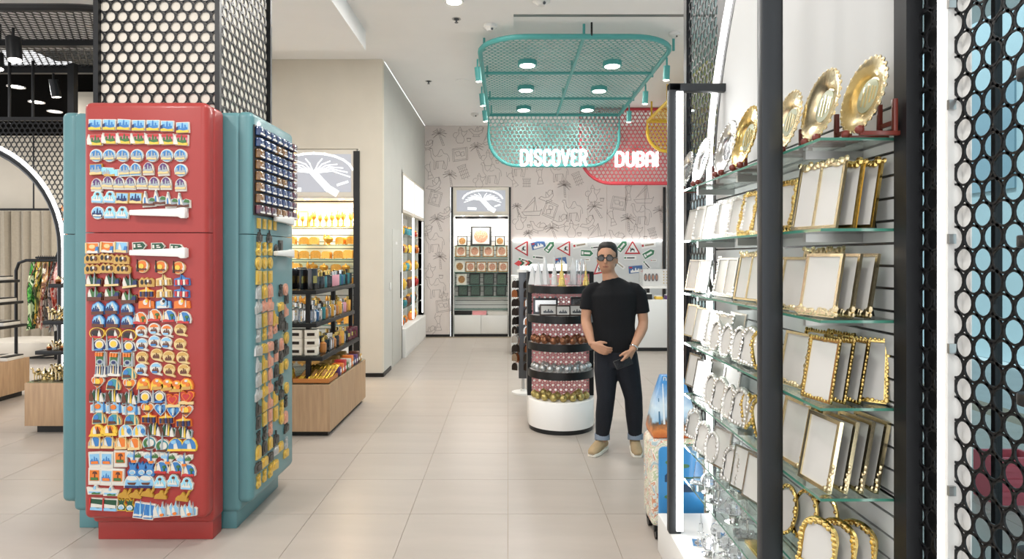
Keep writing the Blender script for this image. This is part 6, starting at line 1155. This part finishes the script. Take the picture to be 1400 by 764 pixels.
for k in range(nS):
    pi_ = [0, 1, 2, 3, 1, 0, 2, 4, 5, 8, 5, 4, 6, 6, 7, 7, 8][k]; x = rx0 + .14 + (rx1 - rx0 - .3) * k / (nS - 1); y = ry + .25 - .02
    t = thing('scarf', '%s patterned scarf hanging on the black clothes rail' % pals[pi_][0], 'scarf', (x, y, rz), 'scarves on the clothes rail')
    Ls = R8.uniform(.75, 1.12) if k != 12 else .55; q = MB(); vs = []; fs = []; w = R8.uniform(.12, .18); ph = R8.uniform(0, 6)
    for i in range(9):
        v = i / 8; ww = w * (.5 + .6 * math.sin(min(1, v * 1.4) * PI * .5))
        for j in range(7): u = j / 6 - .5; vs.append((x + .03 * math.sin(v * 5 + ph) + .03 * math.sin(j * 2.2 + ph), y + u * ww * 2.0 - .06 * v + .01 * math.sin(v * 9 + j), rz - .03 - Ls * v - .05 * abs(u) * (1 if i == 8 else 0)))
    for i in range(8): fs += [(7 * i + j, 7 * i + j + 1, 7 * i + j + 8, 7 * i + j + 7) for j in range(6)]
    vs2 = [(a + .004, b, c) for a, b, c in vs]; nn = len(vs); fs2 = [tuple(i + nn for i in f[::-1]) for f in fs]
    q.add(vs + vs2, fs + fs2); q.build('cloth', 'scarf%d' % pi_, t, angle=80)
    MB().tube([(x, y + .02, rz + .03), (x, y + .02, rz - .01), (x - .0, y - .15, rz - .06), (x, y + .19, rz - .06), (x, y + .02, rz - .01)], .005, 4).build('hanger', 'black', t)
# gold figurine stand with oak base
cb = thing('figurine_stand', 'oak-based stand with black shelves of golden figurines beside the arch', 'shelf unit', (-3.95, 5.9, 0))
MB().box(-4.31, -3.3, 5.62, 6.3, .07, .452).build('oak_base', 'oak', cb, bevel=.003); MB().box(-4.24, -3.35, 5.68, 6.25, 0, .07).build('plinth', 'black', cb); MB().box(-4.30, -3.3, 5.63, 6.29, .4525, .46).build('glass_top', 'shelf_glass', cb)
for (z, xl_) in ((1.335, -4.12), (1.005, -4.17), (.735, -4.24)): MB().box(xl_, -3.4, 5.65, 6.1, z - .035, z).build('shelf', 'black_metal', cb, bevel=.003)
MB().box(-3.98, -3.93, 6.101, 6.14, .46, 1.33).build('post', 'black_metal', cb)
def camel_mesh(): 
    q = MB(); q.ball((0, 0, .055), .022, 8, 0, (1.5, .8, .9)); q.ball((-.003, 0, .078), .012, 8)
    for sx in (-.022, .022):
        for sy in (-.01, .01): q.tube([(sx, sy, .05), (sx + .002, sy, .02), (sx, sy, 0)], [.007, .004, .005], 5)
    q.tube([(.025, 0, .058), (.042, 0, .06), (.046, 0, .085), (.05, 0, .095)], [.009, .007, .006, .006], 6); q.ball((.057, 0, .096), .009, 6, 0, (1.4, .8, .8)); return q
t = thing('camel_figurine', 'small golden camel figurine on the black shelves beside the arch', 'figurine', (0, 0, 0), 'camel figurines on the figurine stand'); camel_mesh().build('camel', 'pale_gold', t); MB().box(-.035, .04, -.018, .018, -.0, .004).build('base', 'bronze', t); IT['camel'] = Proto(t)
t = thing('gold_figurine', 'small golden lamp figurine on the figurine stand', 'figurine', (0, 0, 0), 'lamp figurines on the figurine stand'); MB().lathe([(.022, 0), (.024, .008), (.01, .016), (.022, .035), (.024, .05), (.012, .062), (.004, .08), (.001, .09)], 10).build('body', 'pale_gold', t); MB().tube([(.02, 0, .04), (.035, 0, .05), (.042, 0, .062)], [.006, .004, .003], 5).build('spout', 'pale_gold', t); IT['fig'] = Proto(t)
t = thing('gold_figurine', 'small red and gold lidded figurine on top shelf of the figurine stand', 'figurine', (0, 0, 0), 'red and gold figurines on the figurine stand'); MB().lathe([(.02, 0), (.026, .02), (.02, .035)], 10).build('body', 'copper', t); MB().lathe([(.02, .035), (.014, .05), (.003, .06), (.001, .066)], 10).build('lid', 'pale_gold', t); IT['red'] = Proto(t)
for (z, kinds_, x0, n, rows_) in ((1.335, ('red', 'red', 'fig'), -4.08, 9, 2), (1.005, ('camel', 'fig', 'camel'), -4.13, 9, 3), (.735, ('fig', 'camel', 'red'), -4.16, 9, 3), (.46, ('fig', 'fig', 'camel'), -4.26, 12, 4)):
    for r_ in range(rows_):
        for k in range(n):
            s = {1.335: 1.0, 1.005: 1.45, .735: 1.0, .46: 1.25}[z]
            IT[R8.choice(kinds_)].at((x0 + .064 * k + R8.uniform(-.006, .006), 5.72 + .14 * r_, z + .0005), (0, 0, R8.uniform(-.15, .15) - PI / 2), s * R8.uniform(.85, 1.1))
# far-left oak table with boxed goods
tb = thing('gift_table', 'oak cabinet with black tiered shelves of boxed gifts near the curtain', 'shelf unit', (-5.9, 6.6, 0))
MB().box(-6.6, -5.5, 6.35, 7.25, .06, .43).build('oak_base', 'oak', tb, bevel=.003); MB().box(-6.55, -5.55, 6.4, 7.2, 0, .06).build('plinth', 'black', tb)
for (z, xr_) in ((1.32, -5.57), (1.08, -5.53), (.82, -5.49)): MB().box(-6.6, xr_, 6.75, 7.2, z - .03, z).build('shelf', 'black_metal', tb, bevel=.003)
MB().box(-6.2, -6.14, 7.12, 7.18, .43, 1.5).build('post', 'black_metal', tb)
for z in (.4305, .8205, 1.0805, 1.3205):
    for k in range(6):
        x = -5.545 - .085 * k - {.4305: 0, .8205: 0, 1.0805: .04, 1.3205: .08}[z]; y = 7.05 if z < .5 else 7.0
        t = thing('boxed_gift', 'flat %s gift box on the %s of oak gift table' % (('white', 'black')[k % 2], {.4305: 'oak top', .8205: 'lowest shelf', 1.0805: 'middle shelf', 1.3205: 'upper shelf'}[z]), 'box', (x, y, z), 'flat gift boxes on the oak gift table')
        MB().box(x - .04, x + .04, y - .12, y + .12, z, z + .035).build('box', 'plaque_white' if k % 2 == 0 else 'black', t, bevel=.002); MB().box(x - .038, x + .038, y - .118, y + .118, z + .0352, z + .047).build('lid', 'black' if k % 2 == 0 else 'plaque_white', t)
# ================================================================ PERSON
pe = thing('person', 'person in dark t-shirt, rolled jeans and tan shoes standing beside round stand', 'person', (.87, 5.06, 0))
skin = mat('skin', 'b98a6e', .55, var=.04, scale=30); mat('hair', '17120f', .6, bump=.4, scale=120); mat('shirt', '08090d', .95, var=.15, scale=60); mat('jeans', '0f131c', .85, var=.2, scale=90); mat('cuff', '7d8896', .85); mat('shoe', 'a8916f', .8, var=.06, scale=60); mat('sole', 'e6e0d2', .6)
def ring_loft(mb, pts, n=16):
    """pts: (centre, rx, ry); sections stay perpendicular to path, rx across, ry front-back"""
    vs = []; fs = []; k = len(pts)
    for i, (c, a, b) in enumerate(pts):
        c = Vector(c); p0 = Vector(pts[max(0, i - 1)][0]); p1 = Vector(pts[min(k - 1, i + 1)][0]); d = (p1 - p0).normalized()
        ref = Vector((math.cos(FACE), math.sin(FACE), 0)); u = (ref - d * ref.dot(d)).normalized(); v = d.cross(u)
        for j in range(n): t = 2 * PI * j / n; vs.append(c + u * a * math.cos(t) + v * b * math.sin(t))
    for i in range(k - 1): fs += [(i * n + j, i * n + (j + 1) % n, (i + 1) * n + (j + 1) % n, (i + 1) * n + j) for j in range(n)]
    fs += [tuple(range(n))[::-1], tuple(range((k - 1) * n, k * n))]
    mb.add(vs, fs)
FACE = -0.30            # body turned towards the stand
def remesh(mb, name, mname, parent, vox, smooth_it=4):
    me = mb.mesh(name + '_raw', mname); o = bpy.data.objects.new('tmp', me); COL.objects.link(o)
    r_ = o.modifiers.new('r', 'REMESH'); r_.mode = 'VOXEL'; r_.voxel_size = vox; r_.use_smooth_shade = True
    s_ = o.modifiers.new('s', 'SMOOTH'); s_.iterations = smooth_it; s_.factor = .5
    dg = bpy.context.evaluated_depsgraph_get(); dg.update(); me2 = bpy.data.meshes.new_from_object(o.evaluated_get(dg)); me2.name = name
    bpy.data.objects.remove(o); me2.materials.clear(); me2.materials.append(M(mname))
    for p in me2.polygons: p.use_smooth = True
    return put(name, me2, parent)
fx, fy = math.sin(FACE), -math.cos(FACE)          # forward direction
sxv, syv = math.cos(FACE), math.sin(FACE)         # towards image right
BX, BY = .86, 5.08
def B(r, f, z): return (BX + sxv * r + fx * f, BY + syv * r + fy * f, z)
body = MB()
HX = -.055                                          # head shifted to image left
ring_loft(body, [(B(0, -.01, .80), .15, .10), (B(0, 0, .92), .15, .105), (B(-.005, 0, 1.02), .145, .10), (B(-.01, .0, 1.15), .165, .11), (B(-.015, 0, 1.27), .18, .105), (B(-.02, -.01, 1.345), .15, .085), (B(-.03, 0, 1.39), .07, .065), (B(HX + .01, .015, 1.44), .055, .058), (B(HX, .03, 1.50), .05, .055)])
ring_loft(body, [(B(HX, .055, 1.445), .03, .03), (B(HX, .05, 1.465), .05, .062), (B(HX, .04, 1.50), .064, .085), (B(HX, .035, 1.55), .072, .094), (B(HX, .03, 1.60), .075, .096), (B(HX, .025, 1.65), .066, .086), (B(HX, .02, 1.68), .035, .05)], 20)
body.ball(B(HX, .135, 1.535), .014, 8, 0, (1, 1.1, 1.0)); ring_loft(body, [(B(HX, .125, 1.575), .009, .009), (B(HX, .138, 1.545), .012, .012)], 8)
for s in (-1, 1): body.ball(B(HX + s * .076, .02, 1.55), .02, 8, 0, (.5, .9, 1.5))
def limb(mb, pts): ring_loft(mb, pts, 14)
# arms: image-left hand rests low in front, image-right forearm crosses towards the middle
ALs, ALe, ALw = (.655, 5.12, 1.325), (.628, 5.10, 1.06), (.665, 4.98, .885)
ARs, ARe, ARw = (1.055, 5.05, 1.325), (1.09, 5.06, 1.03), (.965, 4.90, .85)
def mix(a, b, t): return tuple(a[i] + (b[i] - a[i]) * t for i in range(3))
for s_, e_, w_ in ((ALs, ALe, ALw), (ARs, ARe, ARw)):
    limb(body, [(mix(s_, e_, .16), .042, .042), (mix(s_, e_, .3), .05, .05), (mix(s_, e_, .5), .046, .046), (mix(s_, e_, .9), .04, .04), (mix(e_, w_, .1), .042, .042), (mix(e_, w_, .35), .042, .04), (mix(e_, w_, .75), .031, .029), (w_, .026, .024)])
def hand(mb, w_, d, side, palmn):
    """d: finger direction, side: towards the thumb, palmn: palm normal"""
    w_ = Vector(w_); d = Vector(d).normalized(); s = Vector(side); s = (s - d * s.dot(d)).normalized(); n = d.cross(s).normalized(); n = n if n.dot(Vector(palmn)) > 0 else -n
    for k in range(4):
        a = w_ + s * (.026 - .0175 * k) * .4; k_ = w_ + d * .085 + s * (.030 - .02 * k); mb.tube([a, (a + k_) / 2, k_], [.018, .017, .012], 10)
        L = (.07, .078, .072, .056)[k]; p1 = k_ + d * L * .45 + n * .008; p2 = p1 + d * L * .28 + n * .018; p3 = p2 + d * L * .2 + n * .024
        mb.tube([k_ - d * .01, k_, p1, p2, p3], [.011, .0105, .0095, .0088, .0065], 8)
    t0 = w_ + d * .02 + s * .018; t1 = t0 + d * .03 + s * .028 + n * .006; t2 = t1 + d * .03 + s * .008 + n * .014; t3 = t2 + d * .022 + n * .012
    mb.tube([t0, t1, t2, t3], [.015, .012, .0105, .0075], 8)
hand(body, ALw, (.75, -.35, -.35), (.3, -.3, .9), (.2, .8, -.5)); hand(body, ARw, (-.55, -.35, -.75), (-.5, -.5, .6), (-.3, .7, -.2))
# legs
HLk, HRk = (.785, 5.05, .45), (1.0, 5.06, .45)
LL = [((.80, 5.10, .80), .085, .095), ((.79, 5.08, .65), .078, .085), ((.785, 5.05, .45), .055, .06), ((.775, 5.08, .3), .052, .056), ((.765, 5.12, .12), .036, .042), ((.762, 5.13, .05), .034, .045)]
RL = [((.935, 5.06, .80), .085, .095), ((.965, 5.06, .65), .078, .085), ((1.005, 5.05, .45), .055, .06), ((1.02, 5.09, .3), .052, .056), ((1.035, 5.13, .12), .036, .042), ((1.037, 5.14, .05), .034, .045)]
limb(body, LL); limb(body, RL)
bo_ = remesh(body, 'body', 'skin', pe, .0055, 3)
sh = MB()
ring_loft(sh, [(B(0, -.01, .835), .172, .125), (B(0, 0, .92), .172, .128), (B(-.005, 0, 1.02), .166, .122), (B(-.01, .0, 1.15), .182, .128), (B(-.015, 0, 1.27), .192, .122), (B(-.02, -.01, 1.335), .168, .10), (B(-.025, -.005, 1.37), .11, .088), (B(-.03, -.0, 1.392), .075, .074), (B(-.032, .0, 1.402), .068, .068)], 24)
for s_, e_, sg2 in ((ALs, ALe, 1), (ARs, ARe, -1)):
    i_ = (s_[0] + sg2 * .085, s_[1], s_[2] + .010)
    limb(sh, [(i_, .04, .05), ((s_[0] + sg2 * .035, s_[1], s_[2] - .004), .05, .056), ((s_[0] - sg2 * .002, s_[1], s_[2] - .045), .055, .056), (mix(s_, e_, .42), .058, .058), (mix(s_, e_, .66), .060, .059)])
o = remesh(sh, 'tshirt', 'shirt', pe, .009, 3); o['label'] = 'plain near-black short-sleeved t-shirt'
jn = MB()
ring_loft(jn, [(B(0, -.01, .70), .165, .115), (B(0, -.01, .78), .168, .12), (B(0, -.005, .86), .16, .115)], 24)
gro = lambda pts, g: [(c, a + g, b + g) for c, a, b in pts]
limb(jn, gro(LL[:-1], .018)); limb(jn, gro(RL[:-1], .018))
o = remesh(jn, 'jeans', 'jeans', pe, .009, 3); o['label'] = 'dark blue slim jeans'
for (c, lx) in ((LL[4][0], 0), (RL[4][0], 1)):
    q = MB(); ring_loft(q, [((c[0], c[1] - .005, c[2] - .028), .058, .064), ((c[0], c[1] - .003, c[2] - .02), .062, .068), ((c[0] + .001, c[1], c[2] + .022), .062, .066), ((c[0] + .001, c[1], c[2] + .028), .056, .06)], 20); o = q.build('jeans_cuff', 'cuff', pe)
def shoe(c, ang):
    T = Matrix.Translation((c[0], c[1], 0)) @ Matrix.Rotation(ang, 4, 'Z'); q = MB(); vs = []; fs = []
    st_ = [(.075, .036, .035, .085), (.05, .043, .03, .115), (.0, .045, .03, .125), (-.05, .046, .03, .10), (-.11, .05, .03, .078), (-.16, .046, .03, .062), (-.195, .03, .03, .045)]
    for (y, w, z0, z1) in st_:
        for j in range(12): t = 2 * PI * j / 12; vs.append((w * math.cos(t) * (1 if math.sin(t) < 0 else .92), y, (z0 + z1) / 2 - .006 + (z1 - z0 + .02) / 2 * math.sin(t)))
    for i in range(len(st_) - 1): fs += [(i * 12 + j, i * 12 + (j + 1) % 12, (i + 1) * 12 + (j + 1) % 12, (i + 1) * 12 + j) for j in range(12)]
    fs += [tuple(range(12)), tuple(range(72, 84))]
    q.add(vs, fs, 0, T); o = q.build('shoe', 'shoe', pe, angle=70)
    out_ = [(w * .98, y) for (y, w, _, _) in st_] + [(-w * .98, y) for (y, w, _, _) in st_[::-1]]
    MB().prism(out_, .001, .028, 'z', 0, T).build('sole', 'sole', o, bevel=.005)
shoe((.758, 5.13), -.55); shoe((1.037, 5.14), -.1)
# hair, face, glasses, watch, phone
q = MB(); ring_loft(q, [(B(HX, -.035, 1.50), .062, .045), (B(HX, -.02, 1.55), .077, .065), (B(HX, .005, 1.605), .081, .084), (B(HX, .022, 1.645), .079, .096), (B(HX, .03, 1.68), .064, .085), (B(HX, .03, 1.70), .035, .05)], 20)
for s in (-1, 1): q.ball(B(HX + s * .074, .045, 1.595), .012, 8, 0, (.7, 1, 2.2))
o = remesh(q, 'hair', 'hair', pe, .006, 3); o['label'] = 'short black hair'
for s in (-1, 1):
    e = MB().ball(B(HX + s * .03, .113, 1.566), .012, 10).build('eye', mat('eye_white', 'e8e4de', .3), pe); MB().ball(B(HX + s * .03, .122, 1.564), .006, 8).build('iris', 'black', e)
    MB().tube([B(HX + s * .048, .112, 1.588), B(HX + s * .03, .124, 1.594), B(HX + s * .012, .128, 1.589)], .004, 6).build('eyebrow', 'hair', pe)
MB().tube([B(HX - .022, .117, 1.498), B(HX, .126, 1.500), B(HX + .022, .117, 1.498)], [.003, .006, .003], 8).build('mouth', mat('lips', '96604f', .5), pe)
gl = MB()
for s in (-1, 1): gl.tube([B(HX + s * .034 + .027 * math.cos(a), .137, 1.566 + .02 * math.sin(a)) for a in [2 * PI * i / 14 for i in range(14)]], .004, 6, True); gl.tube([B(HX + s * .06, .134, 1.57), B(HX + s * .079, .10, 1.572), B(HX + s * .081, .02, 1.565)], .004, 6)
gl.tube([B(HX - .01, .138, 1.57), B(HX + .01, .138, 1.57)], .004, 6); g_ = gl.build('glasses', 'black', pe); g_['label'] = 'thick dark-rimmed glasses'
for s in (-1, 1): MB().prism([(.025 * math.cos(a), .018 * math.sin(a)) for a in [2 * PI * i / 14 for i in range(14)]], -.001, .001, 'y', 0, Matrix.Translation(B(HX + s * .034, .137, 1.566)) @ Matrix.Rotation(FACE, 4, 'Z')).build('lens', mat('smoked_lens', '3a322c', .1, coat=.5), g_)
wd = (Vector(ARw) - Vector(ARe)).normalized(); wc = Vector(ARw) - wd * .03; u_ = wd.cross(Vector((0, 0, 1))).normalized(); v_ = wd.cross(u_)
MB().tube([wc + u_ * .031 * math.cos(a) + v_ * .031 * math.sin(a) for a in [2 * PI * i / 16 for i in range(16)]], .006, 6, True).build('bracelet', 'silver', pe)
ph_ = thing('phone', 'dark phone held low in the hand of the person', 'phone', (.885, 4.83, .74)); T = Matrix.Translation((.885, 4.845, .765)) @ Matrix.Rotation(-.5, 4, 'X') @ Matrix.Rotation(1.2, 4, 'Y'); MB().box(-.036, .036, -.005, .005, -.07, .07, 0, T).build('case', 'black', ph_, bevel=.003); MB().box(-.032, .032, -.0058, -.005, -.064, .064, 0, T).build('screen', 'perfume_black', ph_)
# ---------------------------------------------------------------- drop unused originals
for p in Proto.reg:
    if not p.used:
        for c in list(p.o.children):
            for g in list(c.children): bpy.data.objects.remove(g)
            bpy.data.objects.remove(c)
        bpy.data.objects.remove(p.o)
